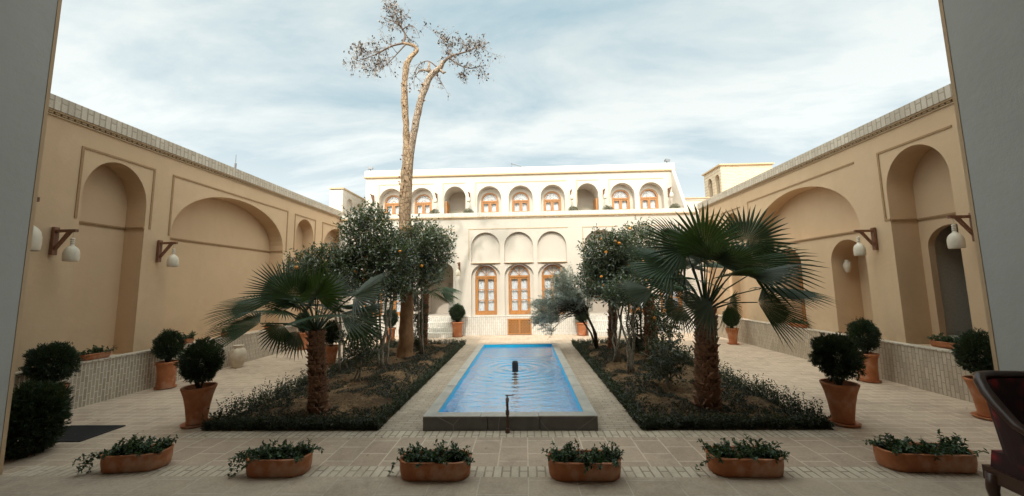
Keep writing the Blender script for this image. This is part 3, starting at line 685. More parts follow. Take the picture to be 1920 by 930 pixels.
b = MB(); fbox(b, FF, -6.33, 5.88, 3.955, 3.99, -.05, .05); u = -6.32
while u < 5.85: fbox(b, FF, u, u + .055, 3.93, 3.955, -.03, .0); u += .075
fbox(b, FF, -6.33, 5.88, 3.905, 3.925, -.015, .02); add(b, 'cornice', M['mould_light'], man)
b = MB(); fbox(b, FU, -6.08, 5.70, 5.86, 6.10, -.03, .16); add(b, 'roof_parapet', M['para_front'], man)
b = MB(); fbox(b, FU, -6.10, 5.72, 5.81, 5.86, -.06, .0); fbox(b, FU, -6.06, 5.68, 5.785, 5.81, -.03, .0); add(b, 'roof_cornice', M['mould_light'], man)
# wing wall closing the balcony on the right
b = MB(); P4 = [(13.3, 3.9), (12.35, 3.9), (12.35, 4.2), (13.27, 6.0)]
b.hexa([(5.56, 13.298, 3.9), (5.66, 13.298, 3.9), (5.74, 12.5, 3.9), (5.64, 12.5, 3.9), (5.56, 13.298, 6.0), (5.66, 13.298, 6.0), (5.74, 12.5, 4.15), (5.64, 12.5, 4.15)]); add(b, 'buttress', M['cream'], man)
# plinth with gaps for the stairs
segs = [(-6.25, cen - 3.45), (cen - 2.15, cen + 2.15), (cen + 3.45, 5.8)]
b = MB()
for a, c in segs: fbox(b, FF, a, c, 0, .60, -.12, -.002)
add(b, 'plinth', M['plinth_front'], man)
b = MB()
for a, c in segs: fbox(b, FF, a, c, .60, .622, -.13, .0)
add(b, 'plinth_coping', M['para_front'], man)
for s in (-1, 1):
    c = cen + s * 2.8; b = MB()
    for k in range(4): b.box((c - .645, 11.55 + k * .15, .001 + k * .15), (c + .645, 12.148, .15 + k * .15))
    add(b, 'staircase', M['plinth_front'], man)
    b = MB()   # recess details: porch door
    fbox(b, FF, c + (.1 if s < 0 else -.5), c + (.5 if s < 0 else -.1), .64, 1.75, 1.44, 1.49); d = add(b, 'porch_door', M['grey_in'], man)
for s in (-1.13, 0, 1.13): window(man, FF, cen + s, .68, 1.93, 2.32, .365, .17, 'tall')
for s in (-1, 1):
    for k in (3.98, 5.05): window(man, FF, cen + s * k, .68, 1.93, 2.32, .355, .17, 'tall')
for i, s in enumerate(upc):
    if i in (2, 6):
        c = s - .13; b = MB(); fbox(b, FU, c - .409, c + .409, 3.91, 4.72, .80, .89); add(b, 'porch_panel', M['sheet_grey'], man)
        b = MB(); e = -1 if i == 2 else 1; fbox(b, FU, c + e * .36 - .03, c + e * .36 + .03, 3.91, 4.86, .1, .62); q = add(b, 'porch_door', M['wood'], man)
    else: window(man, FU, s - .13, 4.02, 4.86, 5.20, .335, .31, 'low')
for (a, c) in ((-5.5, -3.42), (-3.03, -2.2), (-1.79, 1.65), (2.03, 2.85), (3.23, 5.27)):
    b = MB(); ribbon(b, FU, [(a, 4.6), (a, 5.53), (c, 5.53)], .022, -.010, 0); add(b, 'moulding', M['mould_light'], man)
for (a, c) in ((-1.88, 1.51), (2.0, 3.2), (-3.55, -2.35), (3.43, 5.4), (-5.8, -3.75)):
    b = MB(); ribbon(b, FF, [(a, 2.5), (a, 3.56), (c, 3.56)], .022, -.010, 0); add(b, 'moulding', M['mould_light'], man)
for s in (-5.05, -3.98, -1.13, 0, 1.13, 3.98, 5.05):
    c = cen + s; b = MB(); n = 14; hw = .5 if abs(s) < 2 else .45
    for i in range(n):
        a0 = -1 + 2 * i / n; a1 = a0 + 2 / n
        z0 = 2.385; dr = .05
        fbox(b, FF, c + a0 * hw, c + a1 * hw, z0 - .012 - .0 * i, z0 + .006, -.055 * math.sqrt(max(.05, 1 - (abs(a0 + a1) / 2) ** 2)) - .012, -.001)
    add(b, 'string_course', M['mould'], man)
# lattice grille
b = MB(); G0, G1, Z0, Z1 = -.58, .20, .02, .53
for a, c in ((G0, G0 + .05), (G1 - .05, G1), ((G0 + G1) / 2 - .035, (G0 + G1) / 2 + .035)): fbox(b, FF, a, c, Z0, Z1, -.15, -.121)
for z in (Z0, Z1 - .05): fbox(b, FF, G0 + .05, G1 - .05, z, z + .05, -.147, -.121)
gf = add(b, 'grille', M['wood'], man)
b = MB()
for (a, c) in ((G0 + .05, (G0 + G1) / 2 - .035), ((G0 + G1) / 2 + .035, G1 - .05)):
    n = 6
    for i in range(1, n): u = a + (c - a) * i / n; fbox(b, FF, u - .008, u + .008, Z0 + .05, Z1 - .05, -.138, -.128)
    for i in range(1, 8): z = Z0 + .05 + (Z1 - Z0 - .1) * i / 8; fbox(b, FF, a, c, z - .008, z + .008, -.136, -.126)
    for i in range(n):
        for j in range(8):
            if (i + j) % 2: u = a + (c - a) * (i + .5) / n; z = Z0 + .05 + (Z1 - Z0 - .1) * (j + .5) / 8; fbox(b, FF, u - .014, u + .014, z - .012, z + .012, -.134, -.124)
b.build('lattice', M['wood'], gf, off=man.location)
b = MB(); fbox(b, FF, G0 + .03, G1 - .03, Z0 + .03, Z1 - .03, -.1235, -.1205); b.build('grille_backing', M['dark'], gf, off=man.location)  # near-black sheet paints the darkness behind the lattice
# low wall with pointed blind arches + roof block at left
rw = thing('roof_wall', 'cream roof terrace wall with pointed blind arches beside the windcatcher', 'wall', (6.4, 13.8, 3.9))
b = MB(); b.box((5.7, 13.8, 3.9), (7.6, 14.0, 4.84)); add(b, 'wall', M['cream'], rw)
b = MB(); b.box((5.68, 13.76, 4.84), (7.6, 14.02, 4.88)); add(b, 'coping', M['mould_light'], rw)
Fr_ = Fr((0, 13.8, 0), (1, 0, 0), (0, 1, 0))
for c in (6.15, 6.85):
    b = MB(); ribbon(b, Fr_, [(c - .3, 4.2), (c - .27, 4.4), (c - .15, 4.58), (c, 4.70), (c + .15, 4.58), (c + .27, 4.4), (c + .3, 4.2)], .022, -.012, 0); add(b, 'moulding', M['mould_light'], rw)
b = MB(); b.box((5.8, 13.788, 4.76), (7.5, 13.799, 4.775)); add(b, 'string_course', M['mould_light'], rw)
lb = thing('roof_block', 'cream roof block with blind arches beyond the left wing parapet', 'building', (-6.9, 14, 4.0))
b = MB(); Fb = Fr((-6.7, 0, 0), (0, 1, 0), (-1, 0, 0))
wall(b, Fb, 12.88, 16.0, 3.9, 5.3, [op(13.15, 13.7, 3.95, 4.75, 5.05, .08), op(13.95, 14.5, 3.95, 4.75, 5.05, .08), op(14.75, 15.3, 3.95, 4.75, 5.05, .08)])
fbox(b, Fb, 12.88, 12.93, 3.9, 5.3, .002, .48); fbox(b, Fb, 12.88, 16, 3.9, 5.3, .48, .5); fbox(b, Fb, 12.88, 16, 5.27, 5.3, .002, .48)
add(b, 'wall', M['cream'], lb)
b = MB(); fbox(b, Fb, 12.86, 16, 5.3, 5.35, -.03, .52); add(b, 'coping', M['mould_light'], lb)
# windcatcher
wcx0, wcx1, wy0, wy1 = 7.5, 9.42, 13.5, 14.75
def rough_brick():
    t = NT('mud_brick'); x = t.brick(t.swz((0, 2, None)), .2, .06, .012, (.52, .40, .27), (.42, .31, .20), (.60, .50, .37), .5, .4)
    n = t.noise(9, 6, .7); return t.done(t.mix(t.ramp(n, [(.4, (0, 0, 0)), (.7, (1, 1, 1))]), x.outputs['Color'], (.58, .47, .34)), .95, t.bump(n, .9, .03))
M['mud'] = rough_brick()
wc = thing('windcatcher', 'square mud brick windcatcher tower with two slots above the right wing', 'tower', (8.4, 14, 4))
b = MB(); Fw = Fr((wcx0, 0, 0), (0, 1, 0), (1, 0, 0))
wall(b, Fw, wy0, wy1, 4.5, 6.02, [op(13.62, 13.94, 4.72, 5.55, 5.75, .5, None), op(14.16, 14.48, 4.72, 5.55, 5.75, .5, None)])
b.box((wcx0 + .002, wy0 - .0, 4.5), (wcx1, wy0 + .06, 6.02)); b.box((wcx1 - .06, wy0 + .062, 4.5), (wcx1, wy1, 6.02)); b.box((wcx0 + .002, wy1 - .06, 4.5), (wcx1 - .062, wy1, 6.02))
add(b, 'shaft', M['mud'], wc)
b = MB(); b.box((wcx0 - .07, wy0 - .07, 6.02), (wcx1 + .05, wy1 + .05, 6.07)); add(b, 'roof', M['mould_light'], wc)
b = MB(); b.box((wcx0 - .45, wy0 - .08, 3.9), (wcx1 + .3, wy1 + .2, 4.42)); add(b, 'base', M['cream'], wc)
b = MB(); b.box((wcx0 - .5, wy0 - .13, 4.42), (wcx1 + .35, wy1 + .25, 4.5)); add(b, 'coping', M['mould_light'], wc)
b = MB(); b.box((wcx0 + .55, wy0 + .1, 4.5), (wcx0 + .6, wy1 - .1, 6.0)); add(b, 'dark_slot_panel', M['dark'], wc)  # near-black sheet stands in for the dark inside the slots
# roof things
an = thing('roof_antenna', 'thin dark antenna on the left wing parapet', 'antenna', (-6.45, 7.62, 4.28))
b = MB(); b.tube([(0, 0, 0), (0, 0, .16)], .022, 8); b.build('base', M['metal'], an); b = MB(); b.tube([(0, 0, .16), (0, 0, .36)], .006, 6); b.build('rod', M['metal'], an)
pl = thing('roof_pole', 'bent metal pole above the middle of the mansion roof', 'pole', (-.42, 13.6, 6.0))
b = MB(); b.tube([(0, 0, -.1), (0, 0, .36)], .012, 6); b.build('post', M['metal'], pl); b = MB(); b.tube([(-.03, 0, .36), (.1, 0, .32), (.38, 0, .22)], [.02, .016, .014], 6); b.build('arm', M['metal'], pl)
for k, (x, s) in enumerate(((-5.9, 'left'), (5.45, 'right'))):
    fl = thing('floodlight', 'small dark floodlight on the mansion roof at its %s end' % s, 'floodlight', (x, 13.35, 6.10), group='floodlights on the roof')
    b = MB(); b.tube([(0, 0, 0), (0, 0, .08)], .014, 6); b.build('stand', M['metal'], fl)
    b = MB(); b.hexa([(-.08, -.1, .07), (.10, -.06, .07), (.10, .04, .09), (-.08, .04, .09), (-.06, -.1, .17), (.12, -.06, .15), (.1, .04, .13), (-.08, .04, .15)]); b.build('housing', M['metal'], fl)

# ---- entrance building around and behind the camera (iwan)
en = thing('entrance_building', 'grey plastered entrance hall framing the view on both sides', 'building', (0, 0, 0))
XL, XR, YF, YB, ZC = -4.68, 3.91, 3.2, -3.1, 6.9
b = MB(); b.box((-9.2, YB, 0), (XL, YF, 7.3)); add(b, 'side_pier', M['grey'], en)
b = MB(); b.box((XR, YB, 0), (8.7, YF, 7.3)); add(b, 'side_pier', M['grey'], en)
b = MB(); b.box((-9.2, YB - .3, 0), (8.7, YB - .002, 7.3)); add(b, 'back_wall', M['grey'], en)
b = MB(); b.box((XL + .002, YB, ZC), (XR - .002, YF - .002, 7.29)); add(b, 'ceiling', M['grey'], en)
b = MB(); b.box((XL - .3, YF + .002, 0), (XL + .004, YF + .03, 7.2)); add(b, 'corner_trim', M['tan'], en)
b = MB(); b.box((XR - .004, YF + .002, 0), (XR + .3, YF + .03, 7.2)); add(b, 'corner_trim', M['tan'], en)

# ---------------------------------------------------------------- wall lamps
def make_lamp():
    # local: wall plane at x=0, arm towards +x
    r = thing('wall_lamp', '', 'lamp', (0, 0, 0), group='wooden bracket lamps with ceramic shades')
    b = MB(); b.box((0, -.028, -.33), (.045, .028, .05)); b.box((.045, -.018, -.02), (.33, .018, .016))
    b.hexa([(.045, -.016, -.27), (.045, .016, -.27), (.045, .016, -.225), (.045, -.016, -.225), (.25, -.016, -.022), (.25, .016, -.022), (.20, .016, -.021), (.20, -.016, -.021)])
    b.build('bracket', M['dwood'], r)
    b = MB(); b.tube([(.285, 0, -.02), (.285, 0, -.14)], .004, 6)
    for k in (0, 1, 2): b.lathe([(.001, -.005), (.022, .0), (.024, .012), (.018, .026), (.001, .03)], 12, (.285, 0, -.165 + k * .028 - .02))
    b.build('cord_rings', M['ceramic'], r, True)
    b = MB(); b.lathe([(.070, -.42), (.076, -.41), (.079, -.36), (.078, -.31), (.069, -.265), (.052, -.235), (.03, -.215), (.02, -.205), (.019, -.17), (.001, -.168)], 22, (.285, 0, 0))
    b.lathe([(.068, -.42), (.072, -.36), (.07, -.30), (.045, -.24), (.001, -.22)], 22, (.285, 0, 0))
    b.build('shade', M['ceramic'], r, True)
    b = MB(); b.sphere((.285, 0, -.34), .03, 10); b.build('bulb', M['ceramic'], r, True)
    return r
lamp0 = make_lamp()
lamps = [((-6.39, 4.62, 2.44), 0, 'ceramic bell lamp on a wooden bracket above the leftmost round shrubs'),
         ((-6.39, 6.03, 2.44), 0, 'ceramic bell lamp on the pier between the tall niche and the widest left arch'),
         ((-6.39, 9.53, 2.44), 0, 'bracket lamp just left of the low orange tree crown'),
         ((-6.39, 4.07, 2.74), 0, 'largest ceramic lamp, half hidden by the left grey pier'),
         ((5.94, 6.23, 2.44), math.pi, 'ceramic bell lamp beside the recess holding the white vase'),
         ((5.94, 4.87, 2.42), math.pi, 'ceramic bell lamp over the doorway close to the right grey pier'),
         ((-2.2, 12.14, 2.38), -math.pi / 2, 'bracket lamp between the stairs and the ground floor windows')]
for x, t in ((-5.72, 'leftmost'), (-3.28, 'second from left'), (-2.03, 'third from left'), (1.8, 'third from right'), (3.02, 'second from right'), (5.42, 'rightmost')):
    lamps.append(((x, 13.29, 5.10), -math.pi / 2, t + ' bracket lamp of the mansion upper floor'))
for i, (p, rz, lb_) in enumerate(lamps):
    if i == 0: lamp0.location = p; lamp0.rotation_euler = (0, 0, rz); lamp0['label'] = lb_
    else: dup(lamp0, p, rz, lb_, .85 if i >= 7 else 1.5 if i == 3 else None)

# ---------------------------------------------------------------- leaf clouds
def add_leaf(mb, p, d, n, L, W, fold=.18):
    """one leaf: 6 points, 4 faces folded on its midrib"""
    d = d.normalized(); s = d.cross(n)
    if s.length < 1e-4: s = d.cross(Vector((.3, .5, .8)))
    s.normalize(); nn = s.cross(d)
    i = len(mb.v); a = p + d * L * .45
    mb.v += [tuple(p), tuple(a + s * W * .5 + nn * W * fold), tuple(p + d * L - nn * L * .08), tuple(a - s * W * .5 + nn * W * fold)]
    mb.f += [[i, i + 1, i + 2], [i, i + 2, i + 3]]; mb.mi += [mb.cur] * 2
def rv(r): 
    while 1:
        v = Vector((r.uniform(-1, 1), r.uniform(-1, 1), r.uniform(-1, 1)))
        if .01 < v.length <= 1: return v.normalized()
def crown(blobs, ntw, nl, L, W, seed, twl=.22, shell=.55, up=.35):
    """blobs: (center, (rx,ry,rz)); leaves gathered on twigs spread through each blob"""
    r = random.Random(seed); mb = MB(); tw = MB(); fruits = []
    tot = sum(b_[1][0] * b_[1][1] * b_[1][2] for b_ in blobs) 
    for c, rad in blobs:
        c = Vector(c); k = int(ntw * (rad[0] * rad[1] * rad[2]) / tot)
        for _ in range(k):
            v = rv(r); q = shell + (1 - shell) * r.random() ** .6
            lump = 1 + .28 * mn.noise(v * 2.1 + c * 1.7)
            p = c + Vector((v.x * rad[0], v.y * rad[1], v.z * rad[2])) * q * lump
            d = (v + rv(r) * .6 + Vector((0, 0, up))).normalized(); l = twl * r.uniform(.6, 1.3)
            if r.random() < .35: tw.tube([p - d * l * .4, p + d * l * .8], [.006, .003], 4, cap=False)
            for j in range(nl):
                t = j / max(1, nl - 1); ld = (d * .55 + rv(r)).normalized()
                add_leaf(mb, p + d * l * (t - .3), ld, rv(r) + Vector((0, 0, 1.3)), L * r.uniform(.7, 1.2), W * r.uniform(.8, 1.2))
            if q > .85: fruits.append(p + Vector((0, 0, -.05)))
    return mb, tw, fruits, r
def multi_stem(mb, base, tops, r0, r1, rr, n=7):
    for tx in tops:
        b0 = Vector(base) + Vector((rr.uniform(-.10, .10), rr.uniform(-.10, .10), 0)); t_ = Vector(tx)
        pts = [b0.lerp(t_, k / 6) + Vector((rr.uniform(-.035, .035), rr.uniform(-.035, .035), 0)) * (1 if 0 < k < 6 else 0) for k in range(7)]
        mb.tube(pts, [r0 + (r1 - r0) * k / 6 for k in range(7)], n)
def orange_tree(label, loc, blobs, stems, ntw, nfr, seed, stem_r=(.028, .016), fsize=.036, ldens=8):
    root = thing('orange_tree', label, 'tree', loc, group='orange trees in the garden beds')
    L0 = Vector(loc); bl = [(Vector(c) - L0, r_) for c, r_ in blobs]
    mb, tw, fr, r = crown(bl, ntw, ldens, .078, .034, seed, shell=.42)
    mb.build('crown', M['citrus'], root); 
    st = MB(); multi_stem(st, (0, 0, -.02), [Vector(s) - L0 for s in stems], *stem_r, r)
    for c, rad in bl:
        for k in range(5):
            s0 = Vector(stems[k % len(stems)]) - L0; e = c + Vector((rv(r).x * rad[0], rv(r).y * rad[1], rv(r).z * rad[2])) * .6
            st.tube([s0, s0.lerp(e, .5) + rv(r) * .06, e], [stem_r[1], stem_r[1] * .7, .006], 6)
    st.v += tw.v and [] ; base = len(st.v); st.v += tw.v; st.f += [[base + i for i in f] for f in tw.f]; st.mi += tw.mi
    st.build('trunk', M['stem'], root, True)
    r.shuffle(fr); cam_side = [p for p in fr if (p + L0).y < L0.y + .4][:nfr]
    for p in cam_side:
        f = MB(); f.sphere(tuple(p + Vector((0, -.09, 0))), fsize * r.uniform(.85, 1.15), 9, .95); f.build('orange', M['orange'], root, True)
    return root
orange_tree('biggest orange tree with fruit left of the tall bare trunk', (-2.95, 7.5, .03),
    [((-3.25, 7.5, 2.55), (.62, .6, .72)), ((-3.05, 7.45, 2.05), (.75, .6, .62)), ((-2.75, 7.3, 2.2), (.5, .5, .55)), ((-3.6, 7.6, 2.15), (.6, .5, .42)), ((-3.35, 7.5, 3.05), (.38, .38, .36))],
    [(-3.05, 7.5, 1.55), (-2.85, 7.45, 1.6), (-3.2, 7.55, 1.5), (-2.78, 7.4, 1.55)], 1750, 16, 11)
orange_tree('orange tree whose crown reaches right of the tall bare trunk', (-2.5, 8.6, .03),
    [((-2.3, 8.3, 2.45), (.58, .55, .6)), ((-2.55, 8.2, 2.05), (.5, .5, .5)), ((-2.05, 8.4, 2.6), (.42, .4, .42)), ((-2.5, 8.4, 2.8), (.4, .4, .35))],
    [(-2.45, 8.5, 1.6), (-2.55, 8.55, 1.6)], 1150, 10, 12)
orange_tree('low orange tree crown in front of the left wing lamp', (-3.5, 6.9, .03),
    [((-4.0, 6.95, 2.0), (.55, .5, .38)), ((-3.75, 6.9, 1.75), (.5, .45, .35)), ((-4.25, 7.0, 1.85), (.3, .3, .24))],
    [(-3.7, 6.9, 1.5), (-3.62, 6.95, 1.5)], 760, 6, 13)
orange_tree('orange tree beside the silver olive right of the pool', (1.85, 7.5, .03),
    [((1.72, 7.6, 2.15), (.5, .5, .52)), ((1.6, 7.5, 1.72), (.5, .45, .42)), ((2.05, 7.6, 2.2), (.4, .45, .45)), ((1.9, 7.5, 1.6), (.4, .4, .35))],
    [(1.72, 7.55, 1.4), (1.9, 7.6, 1.4), (2.05, 7.5, 1.45)], 1250, 22, 14)
orange_tree('orange tree partly behind the biggest palm', (2.75, 8.6, .03),
    [((2.75, 8.6, 2.55), (.5, .45, .5)), ((3.1, 8.5, 2.1), (.5, .45, .45)), ((2.5, 8.5, 2.1), (.45, .4, .4))],
    [(2.7, 8.6, 1.5), (2.85, 8.6, 1.5)], 850, 8, 15)
# young citrus in front, slim tree
def small_tree(name, label, cat, loc, blobs, stems, ntw, L, W, mat, seed, sr=(.016, .009), nl=7, fruits=0, stem_mat='stem', shell=.3, group=None):
    root = thing(name, label, cat, loc, group=group); L0 = Vector(loc)
    mb, tw, fr, r = crown([(Vector(c) - L0, q) for c, q in blobs], ntw, nl, L, W, seed, twl=.14, shell=shell)
    mb.build('crown', mat, root); st = MB(); multi_stem(st, (0, 0, -.02), [Vector(s) - L0 for s in stems], *sr, r)
    base = len(st.v); st.v += tw.v; st.f += [[base + i for i in f] for f in tw.f]; st.mi += tw.mi
    st.build('trunk', M[stem_mat], root, True)
    for p in fr[:fruits]:
        f = MB(); f.sphere(tuple(p), .028, 9); f.build('orange', M['orange'], root, True)
    return root
small_tree('young_tree', 'young pale leaved citrus between the front left palm and the pool', 'tree', (-2.76, 6.1, .03), [((-2.78, 6.1, .80), (.30, .28, .22)), ((-2.74, 6.1, .5), (.26, .24, .18))], [(-2.85, 6.1, .7), (-2.7, 6.1, .75), (-2.76, 6.05, .6)], 260, .055, .028, M['hedge'], 21)
small_tree('shrub', 'loose green shrub just left of the biggest palm trunk', 'shrub', (2.12, 5.7, .03), [((2.16, 5.7, .55), (.32, .3, .22)), ((2.05, 5.7, .32), (.3, .28, .16))], [(2.05, 5.7, .5), (2.2, 5.7, .5), (2.3, 5.7, .35)], 240, .055, .026, M['hedge'], 22)
small_tree('young_tree', 'thin citrus sapling with yellow fruit behind the loose shrub', 'tree', (2.62, 7.0, .03), [((2.65, 7.0, .95), (.3, .28, .3)), ((2.6, 7.0, .65), (.24, .24, .2))], [(2.55, 7.0, .9), (2.7, 7.0, 1.0)], 150, .07, .033, M['citrus'], 23, fruits=4)
def columnar(label, loc, h, rad, seed):
    bl = [((loc[0], loc[1], .12 + h * k / 5), (rad, rad, h / 6)) for k in range(6)]
    return small_tree('columnar_shrub', label, 'shrub', loc, bl, [(loc[0], loc[1], h)], 420, .045, .022, M['thuja'] if seed % 2 else M['hedge'], seed, nl=7, shell=.2, stem_mat='stem_dark', group='clipped column shrubs in the beds')
columnar('dark column shrub right of the tall bare trunk', (-2.66, 9.0, .02), 1.08, .19, 31)
columnar('dark column shrub behind the slim pale stems on the right', (2.55, 8.55, .02), .85, .22, 33)
# pale slim multi stems visible in both beds (bare lower stems)
def bare(label, loc, tops, r, seed):
    root = thing('young_tree', label, 'tree', loc); rr = random.Random(seed); st = MB(); L0 = Vector(loc); multi_stem(st, (0, 0, -.02), [Vector(t_) - L0 for t_ in tops], r, r * .6, rr); st.build('trunk', M['stem'], root, True)
    mb, tw, fr, q = crown([(Vector(t_) - L0 + Vector((0, 0, .12)), (.28, .28, .2)) for t_ in tops], 240, 8, .07, .032, seed); mb.build('crown', M['citrus'], root); return root
bare('citrus with three pale bare stems left of the tall trunk', (-2.78, 7.05, .03), [(-2.98, 7.0, 1.45), (-2.72, 7.05, 1.5), (-2.6, 7.1, 1.45)], .026, 41)
bare('citrus with three pale bare stems at the right bed centre', (1.85, 6.6, .03), [(1.66, 6.6, 1.3), (1.85, 6.6, 1.35), (2.0, 6.65, 1.3)], .026, 42)

# olive
def olive():
    loc = (1.72, 9.0, .03); root = thing('olive_tree', 'silvery olive tree leaning over the far right end of the pool', 'tree', loc); r = random.Random(5); L0 = Vector(loc)
    st = MB(); lf = MB()
    limbs = []
    for tx in ((1.25, 8.9, .95), (1.35, 8.8, 1.15), (1.5, 8.9, .9)):
        t_ = Vector(tx) - L0; mid = t_ * .5 + Vector((.1, 0, -.05)); st.tube([Vector((r.uniform(-.05, .05), 0, -.02)), mid, t_], [.032, .024, .018], 7); limbs.append(t_)
    for k in range(250):
        s = r.choice(limbs); c = Vector((.88, 8.8, 1.22)) - L0; v = rv(r)
        e = c + Vector((v.x * .75, v.y * .5, v.z * .52)) * (r.uniform(.35, 1)) ; e.z -= .12 * abs(v.x)
        if v.x < -.2: e.z -= .18
        else: e.z += .22
        m_ = s.lerp(e, .5) + rv(r) * .1 + Vector((0, 0, .08)); 
        st.tube([s.lerp(m_, .3), m_, e], [.009, .006, .003], 4, cap=False)
        d = (e - m_).normalized() * .7 + Vector((-.15, 0, .35)) + rv(r) * .35; d.normalize()
        for j in range(4):
            dd = (d + rv(r) * .5).normalized(); p0 = e - dd * .05 + rv(r) * .06; L = r.uniform(.16, .34)
            for q in range(18):
                p = p0 + dd * L * q / 17 + Vector((0, 0, -.03 * (q / 17) ** 2)); add_leaf(lf, p, dd * .8 + rv(r) * .8, rv(r), r.uniform(.04, .07), .015)
    st.build('trunk', M['stem_dark'], root, True); lf.build('crown', M['olive'], root)
olive()

# ---------------------------------------------------------------- palms
def frond_mesh(mb, hub, d, n, Rd, seed, spread=92, nseg=30, droop=.07, vfold=.12):
    r = random.Random(seed); d = Vector(d).normalized(); n = Vector(n); n = (n - d * n.dot(d)).normalized(); s = d.cross(n); hub = Vector(hub)
    dt = R(2 * spread) / nseg
    for k in range(nseg):
        a = R(-spread) + dt * (k + .5); L = Rd * (.72 + .28 * math.cos(a * .62)) * r.uniform(.92, 1.05)
        def P(rad, ang, h=0):
            q = d * math.cos(ang) + s * math.sin(ang)
            fold = abs(math.sin(ang)) * vfold
            g = -droop * Rd * (rad / Rd) ** 2.2
            return hub + q * rad + n * (h - fold * rad) + Vector((0, 0, g))
        r1, r2 = L * .52, L * .8; hf = r1 * math.tan(dt / 2); a2 = a + r.uniform(-.02, .02)
        ph = .35 * hf
        i = len(mb.v)
        mb.v += [tuple(P(.01, a)), tuple(P(r1, a - dt * .5)), tuple(P(r1, a, ph * 1.6)), tuple(P(r1, a + dt * .5)),
                 tuple(P(r2, a2 - dt * .17)), tuple(P(r2, a2, ph)), tuple(P(r2, a2 + dt * .17)), tuple(P(L, a2 + r.uniform(-.02, .02), -.02 * Rd))]
        mb.f += [[i, i + 1, i + 2], [i, i + 2, i + 3], [i + 1, i + 4, i + 5, i + 2], [i + 2, i + 5, i + 6, i + 3], [i + 4, i + 7, i + 5], [i + 5, i + 7, i + 6]]; mb.mi += [mb.cur] * 6
def palm(label, loc, h, r0, r1, crown_p, fronds, seed, mat=None):
    root = thing('palm_tree', label, 'palm tree', loc, group='fan palms in the garden beds'); L0 = Vector(loc); r = random.Random(seed)
    lean = Vector(crown_p) - L0; top = Vector((lean.x * .8, lean.y * .8, h))
    tb = MB(); n = 26; pts = []; rad = []
    for k in range(n + 1):
        t = k / n; pts.append(Vector((0, 0, -.03)).lerp(top, t)); rad.append((r0 + (r1 - r0) * t) * (1 + .35 * math.exp(-t * 14)) * (1 + .05 * math.sin(k * 2.4)))
    tb.tube(pts, rad, 18, jitter=.25)
    tr = tb.build('trunk', M['palm_bark'], root, True)
    bb = MB(); rows = int(h / .045)
    for j in range(rows):
        t = j / rows; c = Vector((0, 0, 0)).lerp(top, t); rr = (r0 + (r1 - r0) * t) * (1 + .35 * math.exp(-t * 14)); m_ = 9
        for k in range(m_):
            if r.random() < .12: continue
            a = 2 * math.pi * (k + .5 * (j % 2)) / m_ + r.uniform(-.12, .12); o = Vector((math.cos(a), math.sin(a), 0)); s = Vector((-o.y, o.x, 0)); w_ = rr * .42 * r.uniform(.8, 1.15); L = .075 * r.uniform(.7, 1.5) * (r0 / .15)
            p = c + o * rr * .93; tip = p + o * L * r.uniform(.35, .9) + Vector((0, 0, L * r.uniform(.5, .9)))
            th = .012
            q = [p - s * w_ - Vector((0, 0, .02)), p + s * w_ - Vector((0, 0, .02)), p + s * w_ * .8 + o * .0 + Vector((0, 0, .03)), p - s * w_ * .8 + Vector((0, 0, .03))]
            tt = [tip - s * w_ * .35, tip + s * w_ * .35]
            bb.face([q[0], q[1], tt[1], tt[0]]); bb.face([q[3], tt[0], tt[1], q[2]]); bb.face([q[0], tt[0], q[3]]); bb.face([q[1], q[2], tt[1]])
    bb.build('leaf_bases', M['palm_boot'], tr)
    cp = Vector(crown_p) - L0
    for i, (hub, d, nn, Rd, mt, kw) in enumerate(fronds):
        hb = Vector(hub) - L0; f = MB()
        st = top + Vector((0, 0, -.04)) + (hb - top).normalized() * .03; mid = st.lerp(hb, .5) + Vector((0, 0, .05 * (hb - st).length + .02))
        f.tube([st, mid, hb], [.014, .009, .006], 6); f.cur = 0
        frond_mesh(f, hb, d, nn, Rd, seed * 31 + i, **kw)
        f.build('frond', M[mt], root)
    return root
def ring_fronds(c, h, n, pet, Rd, seed, el=(0, 60), mt=('palm', 'palm_grey')):
    r = random.Random(seed); o = []; c = Vector(c)
    for k in range(n):
        a = 2 * math.pi * k / n * 1.0 + r.uniform(-.3, .3); e = R(r.uniform(*el)); d = Vector((math.cos(a) * math.cos(e), math.sin(a) * math.cos(e), math.sin(e)))
        hub = c + d * pet * r.uniform(.8, 1.1); dd = (d + Vector((0, 0, -.25))).normalized(); nn = Vector((0, 0, 1)) + rv(r) * .5 + Vector((0, -.3, 0))
        o.append((hub, dd, nn, Rd * r.uniform(.85, 1.1), r.choice(mt), dict(nseg=26)))
    return o
